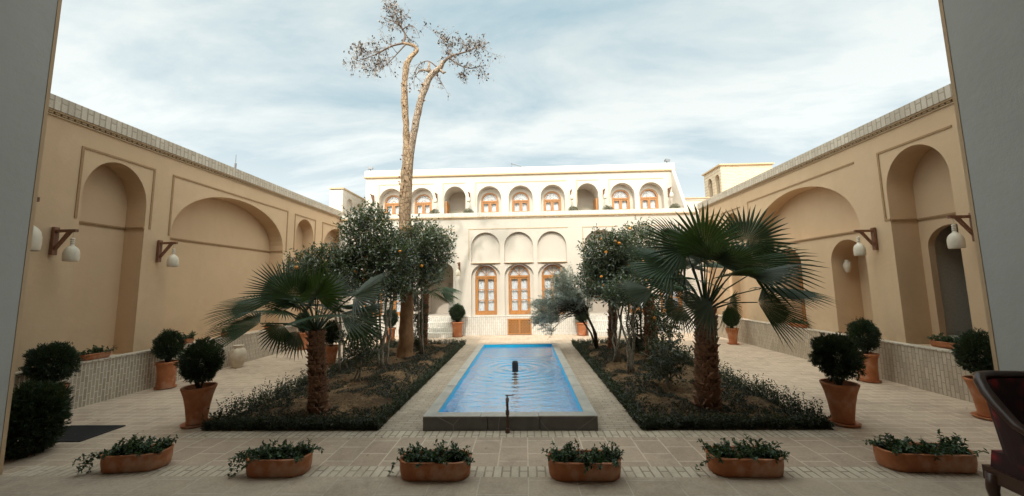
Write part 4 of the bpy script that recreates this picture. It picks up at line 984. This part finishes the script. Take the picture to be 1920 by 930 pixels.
# front left palm
y = 4.6
FLp = [((-3.05, y - .05, 1.55), (-.60, -.15, .62), (.25, -.85, .45), .54, 'palm', dict(spread=75)),
       ((-2.56, y - .25, 1.50), (.22, -.1, .95), (.0, -.9, .25), .47, 'palm_bright', dict(spread=120)),
       ((-3.33, y - .05, 1.40), (-1, -.1, .14), (.05, -.42, .9), .64, 'palm', dict(spread=62)),
       ((-3.2, y - .3, 1.2), (-1, -.1, .0), (-.1, -.5, .85), .60, 'palm', dict(spread=62)),
       ((-2.16, y - .1, 1.50), (.9, -.1, .5), (-.2, -.55, .8), .60, 'palm_grey', dict(spread=85)),
       ((-2.25, y - .25, 1.30), (1, -.12, .04), (.0, -.4, .9), .74, 'palm_grey', dict(spread=50)),
       ((-2.85, y - .4, 1.36), (-.3, -.85, .05), (0, -.25, 1), .45, 'palm', dict(spread=75)),
       ((-2.45, y - .4, 1.30), (.45, -.8, .0), (0, -.25, 1), .45, 'palm', dict(spread=75)),
       ((-3.05, y - .1, 1.16), (-.35, -.2, -.75), (-.2, -.8, -.3), .38, 'palm', dict(spread=70, nseg=16)),
       ((-2.22, y + .1, 1.18), (.7, .1, -.6), (.4, -.8, -.3), .42, 'palm', dict(spread=80, nseg=20)),
       ((-2.72, y + .3, 1.5), (-.1, .6, .75), (.0, -.8, .4), .5, 'palm_grey', {}),
       ((-3.05, y + .4, 1.45), (-.6, .7, .3), (0, -.4, 1), .5, 'palm_grey', {}),
       ((-2.4, y + .4, 1.5), (.6, .7, .35), (0, -.4, 1), .5, 'palm_grey', {}),
       ((-2.85, y - .1, 1.08), (-.4, -.3, -.8), (-.1, -.8, .2), .34, 'palm_grey', dict(spread=60, nseg=14)),
       ((-2.78, y - .3, 1.5), (-.15, -.4, .5), (0, -.7, .6), .42, 'palm', {})]
FLp += ring_fronds((-2.7, 4.62, 1.27), 0, 9, .32, .40, 18, (10, 48), ('palm', 'palm_grey', 'palm_grey'))
palm('front left fan palm with a short rough trunk', (-2.62, 4.62, .03), 1.06, .098, .085, (-2.70, 4.6, 1.25), FLp, 3)
y = 4.72
FRp = [((2.24, y - .2, 2.02), (.06, -.05, .98), (.0, -.9, .3), .64, 'palm_bright', dict(spread=115)),
       ((2.05, y - .1, 2.04), (-.80, -.1, .52), (.2, -.8, .5), .66, 'palm', dict(spread=105)),
       ((2.80, y - .1, 2.10), (.62, -.1, .65), (-.1, -.9, .3), .60, 'palm', dict(spread=105)),
       ((2.72, y - .2, 1.86), (1, -.12, .16), (.0, -.62, .75), .82, 'palm', dict(spread=95)),
       ((2.98, y - .1, 1.53), (1, -.1, -.05), (.0, -.16, 1), .72, 'palm', dict(spread=80)),
       ((2.80, y - .25, 1.36), (.9, -.1, -.22), (.1, -.75, .6), .62, 'palm', dict(spread=68)),
       ((1.86, y - .15, 1.84), (-.92, -.1, .22), (.0, -.6, .8), .68, 'palm', dict(spread=75)),
       ((1.68, y + .1, 1.52), (-1, .0, .05), (.0, -.5, .85), .56, 'palm_grey', dict(spread=60)),
       ((2.20, y - .35, 1.38), (-.95, -.2, -.12), (.0, -.65, .7), .60, 'palm_grey', dict(spread=65)),
       ((2.42, y - .4, 1.68), (.1, -.85, .25), (.0, -.3, 1), .45, 'palm', dict(spread=75)),
       ((2.62, y - .4, 1.68), (.75, -.45, .22), (.0, -.3, 1), .62, 'palm_grey', dict(spread=70)),
       ((2.05, y - .35, 1.64), (-.6, -.7, .12), (.0, -.3, 1), .46, 'palm', dict(spread=75)),
       ((2.4, y + .3, 2.0), (.1, .5, .8), (.0, -.8, .5), .52, 'palm_grey', {}),
       ((2.8, y + .4, 1.8), (.7, .6, .3), (.0, -.4, 1), .55, 'palm', {}),
       ((1.9, y + .4, 1.8), (-.7, .6, .3), (.0, -.4, 1), .55, 'palm', {}),
       ((2.65, y + .1, 1.35), (.5, .3, -.6), (.3, -.8, .2), .42, 'palm', dict(spread=80)),
       ((2.05, y + .1, 1.32), (-.55, .2, -.5), (-.3, -.8, .2), .40, 'palm_grey', dict(spread=80))]
FRp += ring_fronds((2.33, 4.74, 1.52), 0, 11, .42, .46, 19, (10, 75), ('palm', 'palm_grey', 'palm_grey'))
palm('biggest fan palm, with a thick rough trunk at front right', (2.25, 4.75, .03), 1.26, .128, .10, (2.33, 4.75, 1.5), FRp, 4)
palm('far left fan palm with fronds over the pool corner', (-2.75, 9.75, .03), 1.4, .10, .09, (-2.68, 9.7, 1.6), ring_fronds((-2.62, 9.6, 1.55), 0, 13, .5, .62, 8, (-10, 55)), 5)
palm('slim dark palm trunk under the right orange tree crown', (2.12, 9.1, .03), 1.35, .10, .085, (2.2, 9.1, 1.5), ring_fronds((2.2, 9.05, 1.5), 0, 9, .35, .42, 9, (0, 60)), 6)
palm('shaded palm behind and left of the biggest palm', (2.68, 7.9, .03), 1.3, .12, .10, (2.62, 7.8, 1.5), ring_fronds((2.6, 7.7, 1.5), 0, 13, .48, .62, 10, (-15, 60)), 7)

# ---------------------------------------------------------------- tall pine with bare trunk
def tall():
    loc = (-2.74, 8.3, .02); root = thing('tall_tree', 'tall forked tree with bare flaky trunk and sparse dead crown', 'tree', loc); L0 = Vector(loc); r = random.Random(17); Y = 8.3
    def W(l, dy=0): return [Vector((x, Y + dy, z)) - L0 for x, z in l]
    def dense(pts, rad, k=6):
        P = []; Q = []
        for i in range(len(pts) - 1):
            for j in range(k):
                t = j / k; p0 = pts[max(i - 1, 0)]; p1 = pts[i]; p2 = pts[i + 1]; p3 = pts[min(i + 2, len(pts) - 1)]
                P.append(.5 * ((2 * p1) + (p2 - p0) * t + (2 * p0 - 5 * p1 + 4 * p2 - p3) * t * t + (3 * p1 - p0 - 3 * p2 + p3) * t ** 3)); Q.append(rad[i] + (rad[i + 1] - rad[i]) * t)
        P.append(pts[-1]); Q.append(rad[-1]); return P, Q
    b = MB(); P, Q = dense(W([(-2.74, -.03), (-2.74, .12), (-2.73, .86), (-2.73, 2.09), (-2.79, 3.0)]), [.24, .18, .148, .142, .138], 8); b.tube(P, Q, 20, jitter=.18); b.build('lower_trunk', M['pine_low'], root, True)
    b = MB(); P, Q = dense(W([(-2.79, 2.98), (-2.80, 3.35), (-2.78, 4.13), (-2.75, 4.75), (-2.78, 5.0)]), [.132, .133, .136, .130, .10], 8); b.tube(P, Q, 20, jitter=.28); b.build('trunk', M['pine_bark'], root, True)
    b = MB(); P, Q = dense(W([(-2.80, 4.5), (-2.79, 4.9), (-2.81, 5.45), (-2.85, 5.93), (-2.87, 6.63), (-2.82, 7.15)]), [.083, .081, .079, .076, .073, .068], 8); b.tube(P, Q, 16, jitter=.35)
    P, Q = dense(W([(-2.82, 7.13), (-2.72, 7.30), (-2.58, 7.45), (-2.58, 7.52), (-2.68, 7.62), (-2.93, 7.68)]), [.07, .055, .045, .04, .038, .03], 5); b.tube(P, Q, 10, jitter=.2)
    b.build('limb', M['pine_bark'], root, True)
    b = MB(); P, Q = dense(W([(-2.72, 4.55), (-2.66, 5.0), (-2.60, 5.45), (-2.50, 6.0), (-2.36, 6.48), (-2.2, 6.81), (-1.98, 7.0), (-1.91, 7.15)]), [.065, .083, .081, .079, .076, .072, .06, .048], 8); b.tube(P, Q, 16, jitter=.3)
    b.tube(W([(-2.2, 6.85), (-2.27, 6.98), (-2.26, 7.14)]), [.05, .04, .025], 8); b.tube(W([(-2.25, 6.9), (-2.36, 6.95), (-2.50, 6.95)]), [.04, .03, .015], 8); b.tube(W([(-2.0, 6.95), (-1.9, 6.85), (-1.84, 6.88)]), [.04, .03, .015], 8)
    b.build('limb', M['pine_cut'], root, True)
    br = MB(); nd = MB(); cn = MB()
    def twig(p, d, L, rad, lev):
        n = 5; pts = [p]; q = p.copy(); dd = d.copy()
        for k in range(n):
            dd = (dd + rv(r) * .28 + Vector((0, 0, .02))).normalized(); q = q + dd * L / n; pts.append(q.copy())
        br.tube(pts, [rad * (1 - .75 * k / n) for k in range(n + 1)], 5 if rad > .008 else 3, cap=False)
        if lev > 0:
            for k in range(r.randint(5, 7)):
                i = r.randint(1, n); nd_ = (dd + rv(r) * 1.0 + Vector((0, 0, -.1))).normalized(); twig(pts[i], nd_, L * r.uniform(.4, .65), rad * .5, lev - 1)
        else:
            if r.random() < .26:
                c = pts[-1]
                for _ in range(r.randint(1, 2)):
                    cc = c + rv(r) * .03; ax = rv(r); cn.tube([cc - ax * .022, cc, cc + ax * .026], [.006, .015, .005], 5)
            if r.random() < .5:
                for _ in range(6):
                    e = pts[-1] + (dd + rv(r) * .8 + Vector((0, 0, -.5))).normalized() * r.uniform(.04, .10); add_leaf(nd, pts[-1], e - pts[-1], rv(r), (e - pts[-1]).length, .005)
    def limb(l, rad, lev=2, dy=0, nside=6, L=.35, bias=Vector((0, 0, 0))):
        pts = W(l); pts = [p + Vector((0, dy * i / len(pts), 0)) for i, p in enumerate(pts)]; P, Q = dense(pts, rad, 4); br.tube(P, Q, 7)
        for k in range(nside):
            i = r.randint(len(P) // 4, len(P) - 1); twig(P[i], (rv(r) + bias).normalized(), L * r.uniform(.7, 1.2), Q[i] * .45 + .003, lev - 1)
    limb([(-2.93, 7.68), (-3.2, 7.66), (-3.6, 7.5), (-3.95, 7.40)], [.03, .02, .012, .006], 3, .2, 8, .4, Vector((-.6, 0, -.3)))
    limb([(-2.93, 7.68), (-3.25, 7.55), (-3.6, 7.3), (-4.0, 7.12)], [.028, .018, .01, .005], 3, -.25, 8, .38, Vector((-.5, 0, -.5)))
    limb([(-2.85, 7.66), (-3.05, 7.4), (-3.3, 7.1), (-3.5, 6.95)], [.02, .014, .008, .005], 2, -.1, 7, .3, Vector((-.4, 0, -.6)))
    limb([(-2.93, 7.67), (-2.88, 7.91), (-3.01, 8.16), (-3.25, 8.35), (-3.55, 8.5)], [.032, .026, .02, .012, .006], 3, .1, 9, .34, Vector((-.2, 0, .2)))
    limb([(-3.01, 8.16), (-3.12, 8.45), (-3.22, 8.62), (-3.30, 8.78)], [.018, .012, .008, .004], 2, -.1, 5, .25, Vector((0, 0, .3)))
    limb([(-2.95, 8.05), (-2.75, 8.15), (-2.6, 8.05), (-2.5, 7.8)], [.014, .01, .007, .004], 2, 0, 5, .25)
    limb([(-1.91, 7.13), (-1.71, 7.25), (-1.25, 7.34), (-.98, 7.43)], [.045, .028, .014, .005], 3, -.2, 7, .34, Vector((.5, 0, 0)))
    limb([(-1.71, 7.25), (-1.79, 7.5), (-1.97, 7.85)], [.024, .015, .005], 3, .2, 7, .32, Vector((0, 0, .3)))
    limb([(-1.75, 7.23), (-1.53, 7.07), (-1.25, 6.98), (-1.04, 7.03)], [.024, .015, .010, .005], 3, .1, 7, .3, Vector((.3, 0, -.2)))
    limb([(-1.55, 7.28), (-1.4, 7.55), (-1.5, 7.75)], [.016, .010, .004], 2, -.2, 6, .28, Vector((.1, 0, .3)))
    limb([(-2.05, 7.0), (-2.3, 7.2), (-2.55, 7.1), (-2.7, 6.8)], [.02, .012, .008, .004], 2, .1, 6, .28, Vector((-.3, 0, -.1)))
    limb([(-2.1, 6.85), (-1.95, 6.6), (-1.85, 6.4)], [.014, .009, .004], 2, -.15, 4, .24, Vector((.2, 0, -.3)))
    limb([(-2.5, 6.95), (-2.62, 6.7), (-2.6, 6.4)], [.012, .008, .004], 2, -.1, 4, .22, Vector((-.1, 0, -.4)))
    br.build('branches', M['twig'], root, True); nd.build('dry_needles', M['twig_pale'], root); tag(cn.build('cones', M['cone'], root), None, kind='stuff')
    k = MB()   # bark knots and scars on the trunk
    for _ in range(26):
        z = r.uniform(3.2, 6.6); x = -2.79 if z < 4.8 else r.choice((-2.83, -2.79 + (z - 4.8) * .24)); a = r.uniform(math.pi, 2 * math.pi); rad = .15 if z < 4.7 else .09
        p = Vector((x + math.cos(a) * rad, Y + math.sin(a) * rad, z)) - L0; k.tube([p, p + Vector((math.cos(a), math.sin(a), .3)) * .035], [.022, .009], 6)
    k.build('knots', M['pine_low'], root)
tall()

# ---------------------------------------------------------------- hedges and ground cover
def tuft(mb, p, h, r, n=9, L=.032, W=.016):
    d = (Vector((0, 0, 1)) + rv(r) * .35).normalized()
    for j in range(n):
        t = j / n; add_leaf(mb, p + d * h * t, d * .5 + rv(r), rv(r) + Vector((0, 0, 1)), L * r.uniform(.7, 1.3), W)
def hedge(bd, label, seed):
    r = random.Random(seed); mb = MB(); x0, y0, x1, y1 = bd
    def run(n, fx, fy, hh, nl=10):
        for _ in range(n):
            x, y_ = fx(), fy(); hv = hh * (1 + .35 * mn.noise(Vector((x * 2.2, y_ * 2.2, seed)))) * r.uniform(.55, 1.25)
            tuft(mb, Vector((x, y_, .01)), hv, r, nl)
    inner = (x1 if x0 < 0 else x0); outer = (x0 if x0 < 0 else x1); s = 1 if outer > inner else -1
    run(1250, lambda: inner + s * abs(r.gauss(.02, .06)), lambda: r.uniform(y0, y1), .10)
    run(820, lambda: outer - s * abs(r.gauss(.03, .07)), lambda: r.uniform(y0, y1), .17)
    run(800, lambda: r.uniform(x0, x1), lambda: y0 + abs(r.gauss(.03, .09)), .11)
    run(420, lambda: r.uniform(x0, x1), lambda: y1 - abs(r.gauss(.03, .07)), .12)
    for _ in range(150):   # taller straggly shoots of the outer row
        x = outer - s * abs(r.gauss(.05, .07)); y_ = r.uniform(y0, y0 + 3.2) if r.random() < .7 else r.uniform(y0, y1)
        tuft(mb, Vector((x, y_, .01)), r.uniform(.2, .33), r, 16, .03, .015)
    root = thing('hedge', label, 'hedge', ((x0 + x1) / 2, (y0 + y1) / 2, 0), group='low edging hedges round the beds')
    for f in range(1): mb.build('foliage', M['hedge'], root, off=root.location)
hedge(BL, 'low dark edging hedge round the bed left of the pool', 51)
hedge(BR, 'low dark edging hedge round the bed right of the pool', 52)
def cover(bd, seed, label):
    r = random.Random(seed); mb = MB(); x0, y0, x1, y1 = bd
    for _ in range(9000):
        x, y_ = r.uniform(x0 + .1, x1 - .1), r.uniform(y0 + .05, y1 - .1)
        v = mn.noise(Vector((x * 1.9, y_ * 1.5, seed))) + .5 * mn.noise(Vector((x * 5, y_ * 5, seed)))
        edge = min(x - x0, x1 - x, (y_ - y0) * .8)
        if v < -.16 + min(.24, edge * .2) - (.18 if y_ < y0 + .5 else 0): continue
        z = bed_h(x, y_, bd)
        for j in range(6): add_leaf(mb, Vector((x, y_, z)) + rv(r) * .02, rv(r) + Vector((0, 0, .7)), rv(r) + Vector((0, 0, 1)), r.uniform(.02, .045), .014)
    tag(mb.build('ground_cover', M['cover']), label, 'ground cover', kind='stuff')
cover(BL, 61, 'dark ground cover patches over the left bed soil'); cover(BR, 62, 'dark ground cover patches over the right bed soil')
# clods and pebbles in the soil
def clods(bd, seed, label):
    r = random.Random(seed); mb = MB()
    for _ in range(900):
        x, y_ = r.uniform(bd[0] + .1, bd[2] - .1), r.uniform(bd[1] + .1, bd[3] - .1); s = r.uniform(.006, .022); mb.sphere((x, y_, bed_h(x, y_, bd)), s, 6, r.uniform(.5, .9))
    tag(mb.build('soil_clods', M['soil'], smooth=False), label, 'soil clods', kind='stuff')
clods(BL, 63, 'brown soil clods scattered in the left bed'); clods(BR, 64, 'brown soil clods scattered in the right bed')

def litter():
    r = random.Random(99); mb = MB()
    for _ in range(420):
        if r.random() < .7:
            bd = BL if r.random() < .5 else BR; x = r.choice((bd[0], bd[2])) + r.gauss(0, .28); y_ = r.uniform(bd[1] - .3, bd[3])
        else: x, y_ = r.uniform(-5.8, 5.5), r.uniform(3.3, 10.5)
        if PX0 - .03 < x < PX1 + .03 and y_ > 4.1: continue
        add_leaf(mb, Vector((x, y_, .012)), Vector((r.uniform(-1, 1), r.uniform(-1, 1), .12)), Vector((0, 0, 1)), r.uniform(.02, .045), r.uniform(.01, .018))
    tag(mb.build('fallen_leaves', M['litter']), 'dry fallen leaves scattered over the paving by the beds', 'fallen leaves', kind='stuff')
M['litter'] = leaf('dry_leaf', (.10, .06, .03), (.26, .17, .08), .7, .1)
litter()
# ---------------------------------------------------------------- potted shrubs
def make_ball(seed, rad, zc, ztop, flat=1.0, mat='thuja', trunk=True, n=3400, potr=.21):
    r = random.Random(seed); f = MB()
    for _ in range(n):
        v = rv(r); lump = 1 + .24 * mn.noise(v * 2.3 + Vector((seed, 0, 0))) + .12 * mn.noise(v * 6 + Vector((seed, 3, 0))); q = (r.uniform(.72, 1.0) if r.random() < .72 else r.uniform(.25, .75)) * lump
        p = Vector((v.x, v.y, v.z * flat)) * rad * q + Vector((0, 0, zc))
        d = (v + rv(r) * .55 + Vector((0, 0, .25))).normalized()
        if r.random() < .012: p = p * 1.0 + v * rad * .16   # stray sprig
        for j in range(3): add_leaf(f, p + rv(r) * .012, (d + rv(r) * .5), rv(r), rad * r.uniform(.12, .22), rad * .05)
    return f
POT = {'a': [(.10, 0), (.105, .02), (.102, .05), (.12, .2), (.143, .32), (.166, .395), (.174, .41), (.174, .43), (.16, .432), (.152, .42), (.142, .38), (.11, .36), (.001, .358)],
       'b': [(.12, 0), (.124, .02), (.124, .2), (.134, .33), (.15, .39), (.158, .40), (.158, .43), (.146, .432), (.14, .42), (.128, .37), (.001, .365)]}
def make_potted(seed, kind, ballr, flat=1.0, zc=None, mat='thuja'):
    r = random.Random(seed); root = thing('potted_shrub', '', 'potted plant', (0, 0, 0), group='round shrubs in terracotta pots')
    b = MB(); b.lathe(POT[kind], 32, (0, 0, .022)); b.build('pot', M['terra'], root, True)
    b = MB(); b.lathe([(.115, 0), (.145, .012), (.152, .03), (.145, .032), (.13, .02), (.001, .018)], 28); b.build('saucer', M['terra'], root, True)
    b = MB(); b.lathe([(.138, .385), (.1, .395), (.001, .398)], 20, (0, 0, .0)); b.build('potting_soil', M['soil'], root)
    zc = zc or .44 + ballr * flat + .05
    b = MB()
    for k in range(5):
        a = 2 * math.pi * k / 5; b.tube([(math.cos(a) * .012, math.sin(a) * .012, .37), (math.cos(a) * .02, math.sin(a) * .02, .44), (math.cos(a) * ballr * .5, math.sin(a) * ballr * .5, zc - ballr * .2)], [.014, .011, .005], 6)
    b.build('stem', M['stem_dark'], root, True)
    make_ball(seed, ballr, zc, 0, flat).build('foliage', M[mat], root)
    return root
def place(o, loc, rz, label, scale): 
    o.location = loc; o.rotation_euler = (0, 0, rz); o['label'] = label; o.scale = (scale,) * 3
PA = make_potted(71, 'a', .20, 1.25); PB = make_potted(72, 'b', .195, 1.25); PCc = make_potted(73, 'a', .215, 1.15); PD = make_potted(74, 'b', .19, 1.3)
place(PA, (-3.97, 4.38, 0), 0, 'round shrub in a flared pot in front of the left bed corner', 1.0)
place(PB, (-6.0, 5.98, 0), .4, 'round shrub in a pot against the left brick plinth', .96)
place(PCc, (3.56, 4.36, 0), 1.2, 'round shrub in a flared pot at the outer right bed corner', 1.0)
place(PD, (5.47, 6.13, 0), 2.1, 'round shrub in a pot against the right brick plinth', .98)
dup(PCc, (-5.97, 4.45, 0), 3.3, 'wide shrub in a flared pot leaning by the left plinth near the grate', .98)
dup(PA, (-4.08, 7.58, 0), 2.0, 'small potted shrub just behind the front left palm trunk', .92)
dup(PB, (-3.9, 10.45, 0), 1.0, 'potted shrub beyond the left bed near the tall trunk', 1.0)
dup(PB, (-5.95, 9.62, 0), 4.0, 'potted shrub by the left plinth behind the front palm fronds', 1.0)
dup(PD, (-2.2, 11.75, 0), .6, 'potted oval shrub beside the left stairs of the mansion', (1.25, 1.25, 1.05))
dup(PD, (1.80, 11.75, 0), 5.2, 'potted shrub behind the olive tree at the mansion plinth', (1.15, 1.15, .9))
dup(PA, (5.42, 9.8, 0), 1.7, 'potted shrub by the right plinth under the biggest palm fronds', .92)
dup(PB, (3.62, 10.5, 0), 2.7, 'potted shrub at the far end of the right bed', .95)
dup(PA, (5.33, 4.5, 0), .9, 'potted shrub half hidden behind the red armchair', .98)
# big dark bush at far left
bu = thing('bush', 'big dark bush in the bottom left corner by the grey pier', 'bush', (-5.0, 3.62, 0))
f = make_ball(81, .235, .34, 0, 1.5, n=5200); f.build('foliage', M['thuja'], bu)
b = MB(); b.lathe([(.07, 0), (.08, .06), (.09, .12), (.08, .12), (.001, .11)], 20); b.build('pot', M['terra'], bu, True)
b = MB(); b.tube([(0, 0, .15), (0, 0, .4)], .02, 7); b.build('stem', M['stem_dark'], bu)
# pale jar
jr = thing('clay_jar', 'pale ribbed clay jar against the left brick plinth', 'jar', (-6.02, 7.5, 0))
b = MB(); b.lathe([(.085, 0), (.09, .02), (.13, .12), (.155, .22), (.15, .30), (.12, .37), (.085, .40), (.08, .42), (.10, .445), (.10, .455), (.085, .455), (.07, .42), (.001, .40)], 28, fn=lambda t_, z: 1 + .012 * math.sin(z * 160)); b.build('body', M['jar'], jr, True)
for s in (-1, 1):
    b = MB(); b.tube([(0, s * .085, .41), (0, s * .13, .40), (0, s * .135, .35), (0, s * .118, .33)], .012, 7); b.build('handle', M['jar'], jr, True)

# balcony shrubs
def make_dome():
    root = thing('round_shrub', '', 'shrub', (0, 0, 0), group='clipped shrubs on the mansion balcony')
    b = MB(); b.lathe([(.10, 0), (.13, .10), (.12, .10), (.001, .09)], 16); b.build('pot', M['terra'], root, True)
    make_ball(91, .19, .14, 0, .95, n=1100).build('foliage', M['cactus'], root); return root
dm = make_dome(); first = True
for x, t in ((-3.15, 'leftmost clipped shrub on the mansion balcony'), (-1.93, 'clipped shrub right of the left balcony porch'), (1.75, 'clipped shrub left of the right balcony porch'), (2.95, 'clipped shrub right of the right balcony porch'), (5.25, 'rightmost clipped shrub on the mansion balcony')):
    if first: dm.location = (x, 12.45, 4.02); dm['label'] = t; first = False
    else: dup(dm, (x, 12.45, 4.02), x, t)
dmz = MB(); 

# ---------------------------------------------------------------- oval planters
def stadium(L, W, n=10):
    r = W / 2; pts = []
    for k in range(n + 1): a = -math.pi / 2 + math.pi * k / n; pts.append((L / 2 - r + r * math.cos(a), r * math.sin(a)))
    for k in range(n + 1): a = math.pi / 2 + math.pi * k / n; pts.append((-L / 2 + r + r * math.cos(a), r * math.sin(a)))
    return pts
def make_planter(seed, L=.58, W=.23, H=.15, group='oval terracotta planters along the hall edge', trail=0.3, dens=60, label=''):
    r = random.Random(seed); root = thing('planter', label, 'planter', (0, 0, 0), group=group)
    b = MB(); lv = [(1, .0, -.018), (1, .01, -.006), (1, H * .5, .004), (1, H - .02, .004), (1, H - .008, .010), (1, H, .006), (1, H, -.012), (1, H - .05, -.018)]
    rings = []
    for _, z, o in lv:
        rings.append([b.pt((x, y_, z)) for x, y_ in stadium(L + 2 * o, W + 2 * o)])
    n = len(rings[0])
    for i in range(len(rings) - 1):
        for k in range(n): b.f.append([rings[i][k], rings[i][(k + 1) % n], rings[i + 1][(k + 1) % n], rings[i + 1][k]]); b.mi.append(0)
    b.f.append(rings[0][::-1]); b.mi.append(0); b.build('pot', M['terra'], root, True)
    b = MB(); b.face([(x, y_, H - .03) for x, y_ in stadium(L - .03, W - .03)]); b.build('potting_soil', M['soil'], root)
    f = MB()
    for _ in range(dens):
        x = r.uniform(-L * .43, L * .43); y_ = r.uniform(-W * .35, W * .35); p = Vector((x, y_, H - .03)); 
        out = Vector((x * .8, y_ * 1.5 - .3 * (r.random() < .35), 0)); d = (Vector((0, 0, 1)) + rv(r) * .6 + out * .8).normalized(); l = r.uniform(.04, .11); prev = p
        for j in range(7):
            d = (d + Vector((0, 0, -.12)) + rv(r) * .18).normalized(); p = p + d * l / 5
            if p.z < .02: p.z = .02
            f.tube([prev, p], .0022, 3, cap=False); prev = p.copy()
            for s in range(3): add_leaf(f, p, rv(r) + d * .3, Vector((0, 0, 1)) + rv(r) * .5, r.uniform(.025, .042), .02)
    for s in range(int(trail * 6)):
        e = r.choice((-1, 1)) if trail < .5 else -1; p = Vector((e * L * .42, r.uniform(-.06, .02), H - .01)); d = Vector((e, -.3, .5)).normalized()
        for j in range(10):
            d = (d + Vector((0, 0, -.2)) + rv(r) * .2).normalized(); p = p + d * .022
            for q in range(3): add_leaf(f, p, rv(r), Vector((0, 0, 1)) + rv(r) * .5, r.uniform(.025, .04), .018)
    f.build('plant', M['ivy'], root)
    return root
PLS = [(-3.58, 3.36, .30, 'oval planter nearest the floor grate, foliage spilling over its left end', 101, .53, .9, 80), (-2.19, 3.28, .05, 'second oval planter from the left, with a trailing runner', 102, .54, .8, 70), (-.79, 3.23, 0, 'oval planter in front of the left pool corner', 103, .6, .2, 75),
       (.475, 3.23, 0, 'oval planter in front of the right pool corner', 104, .6, .1, 65), (1.84, 3.30, -.04, 'oval planter in front of the biggest palm', 105, .6, .3, 75), (3.40, 3.38, -.12, 'longest oval planter, nearest the red armchair', 106, .72, .1, 70)]
for x, y_, rz, lb_, sd_, L, tr_, dn in PLS:
    p = make_planter(sd_, L, .24, .15, trail=tr_, dens=dn, label=lb_); p.location = (x, y_, .007); p.rotation_euler = (0, 0, rz * .4)
for x, y_, z, lb_, sd_, L, dn in ((-6.33, 5.2, .626, 'terracotta trough on the left ledge in the tall niche', 111, .36, 30), (-6.33, 6.64, .626, 'small trough at the near side of the wide left arch', 112, .24, 24), (-6.33, 7.62, .626, 'terracotta trough on the left ledge above the clay jar', 113, .36, 16), (-6.33, 8.9, .626, 'farthest trough on the left ledge', 114, .38, 16),
                                  (5.87, 8.08, .624, 'terracotta trough on the right ledge by the wooden door', 115, .42, 34), (6.02, 5.45, .624, 'terracotta trough on the right ledge below the near doorway', 116, .42, 34)):
    p = make_planter(sd_, L, .13, .09, group='terracotta troughs on the wall ledges', trail=0, dens=dn, label=lb_); p.location = (x, y_, z); p.rotation_euler = (0, 0, math.pi / 2)

# ---------------------------------------------------------------- armchair, back to the garden
ch = thing('armchair', 'dark wooden armchair with red upholstery at the bottom right', 'chair', (3.74, 2.78, 0), 0)
def arcp(hw, yb, yf, z, n=16):   # U plan open towards -y, hw half width
    pts = []
    for k in range(n + 1):
        a = math.pi * (1 - k / n); x = math.copysign(abs(math.cos(a)) ** .6, math.cos(a)) * hw; y_ = yf + (yb - yf) * math.sin(a) ** .6; pts.append((x, y_, z))
    return pts
def arm_z(y_): return .60 + .29 * max(0, min(1, (y_ + .12) / .32)) ** .8
topr = [(x, y_, arm_z(y_)) for x, y_, z in arcp(.40, .26, -.26, 0)]
b = MB(); b.tube(topr, [.024 + .006 * math.sin(i * .4) for i in range(len(topr))], 10); 
b.tube([topr[0], (-.385, -.29, .57), (-.36, -.27, .5), (-.34, -.25, .40)], [.026, .03, .022, .02], 8); b.tube([topr[-1], (.385, -.29, .57), (.36, -.27, .5), (.34, -.25, .40)], [.026, .03, .022, .02], 8)
b.build('top_rail', M['chair_wood'], ch, True)
b = MB(); low = arcp(.335, .22, -.24, .40)
for (a, c), (d, e) in zip(zip(topr, low), zip(topr[1:], low[1:])):
    i = .02
    b.face([a, d, e, c]); b.face([(a[0] * .93, a[1] - .025, a[2] - .02), (c[0] * .9, c[1] - .025, c[2]), (e[0] * .9, e[1] - .025, e[2]), (d[0] * .93, d[1] - .025, d[2] - .02)])
b.build('backrest', M['red_fabric'], ch, True)
b = MB(); b.hexa([(-.32, -.28, .33), (.32, -.28, .33), (.30, .2, .33), (-.30, .2, .33), (-.31, -.27, .45), (.31, -.27, .45), (.29, .19, .44), (-.29, .19, .44)]); b.build('seat', M['red_fabric'], ch)
b = MB(); b.hexa([(-.35, -.31, .25), (.35, -.31, .25), (.32, .23, .25), (-.32, .23, .25), (-.35, -.31, .335), (.35, -.31, .335), (.32, .23, .335), (-.32, .23, .335)]); b.build('seat_rail', M['chair_wood'], ch)
for sx_, sy_ in ((-1, -1), (1, -1), (-1, 1), (1, 1)):
    x, y_ = sx_ * .31, -.26 if sy_ < 0 else .18
    b = MB(); b.tube([(x, y_, .30), (x * 1.03, y_ * 1.03, .2), (x * .98, y_, .08), (x * 1.0, y_ * 1.05, .02), (x * 1.02, y_ * 1.08, 0)], [.036, .03, .02, .017, .02], 10); b.build('leg', M['chair_wood'], ch, True)
ch.location = (3.36, 2.42, .006); ch.scale = (1, 1, 1.05)
ch.rotation_euler = (0, 0, R(-4))
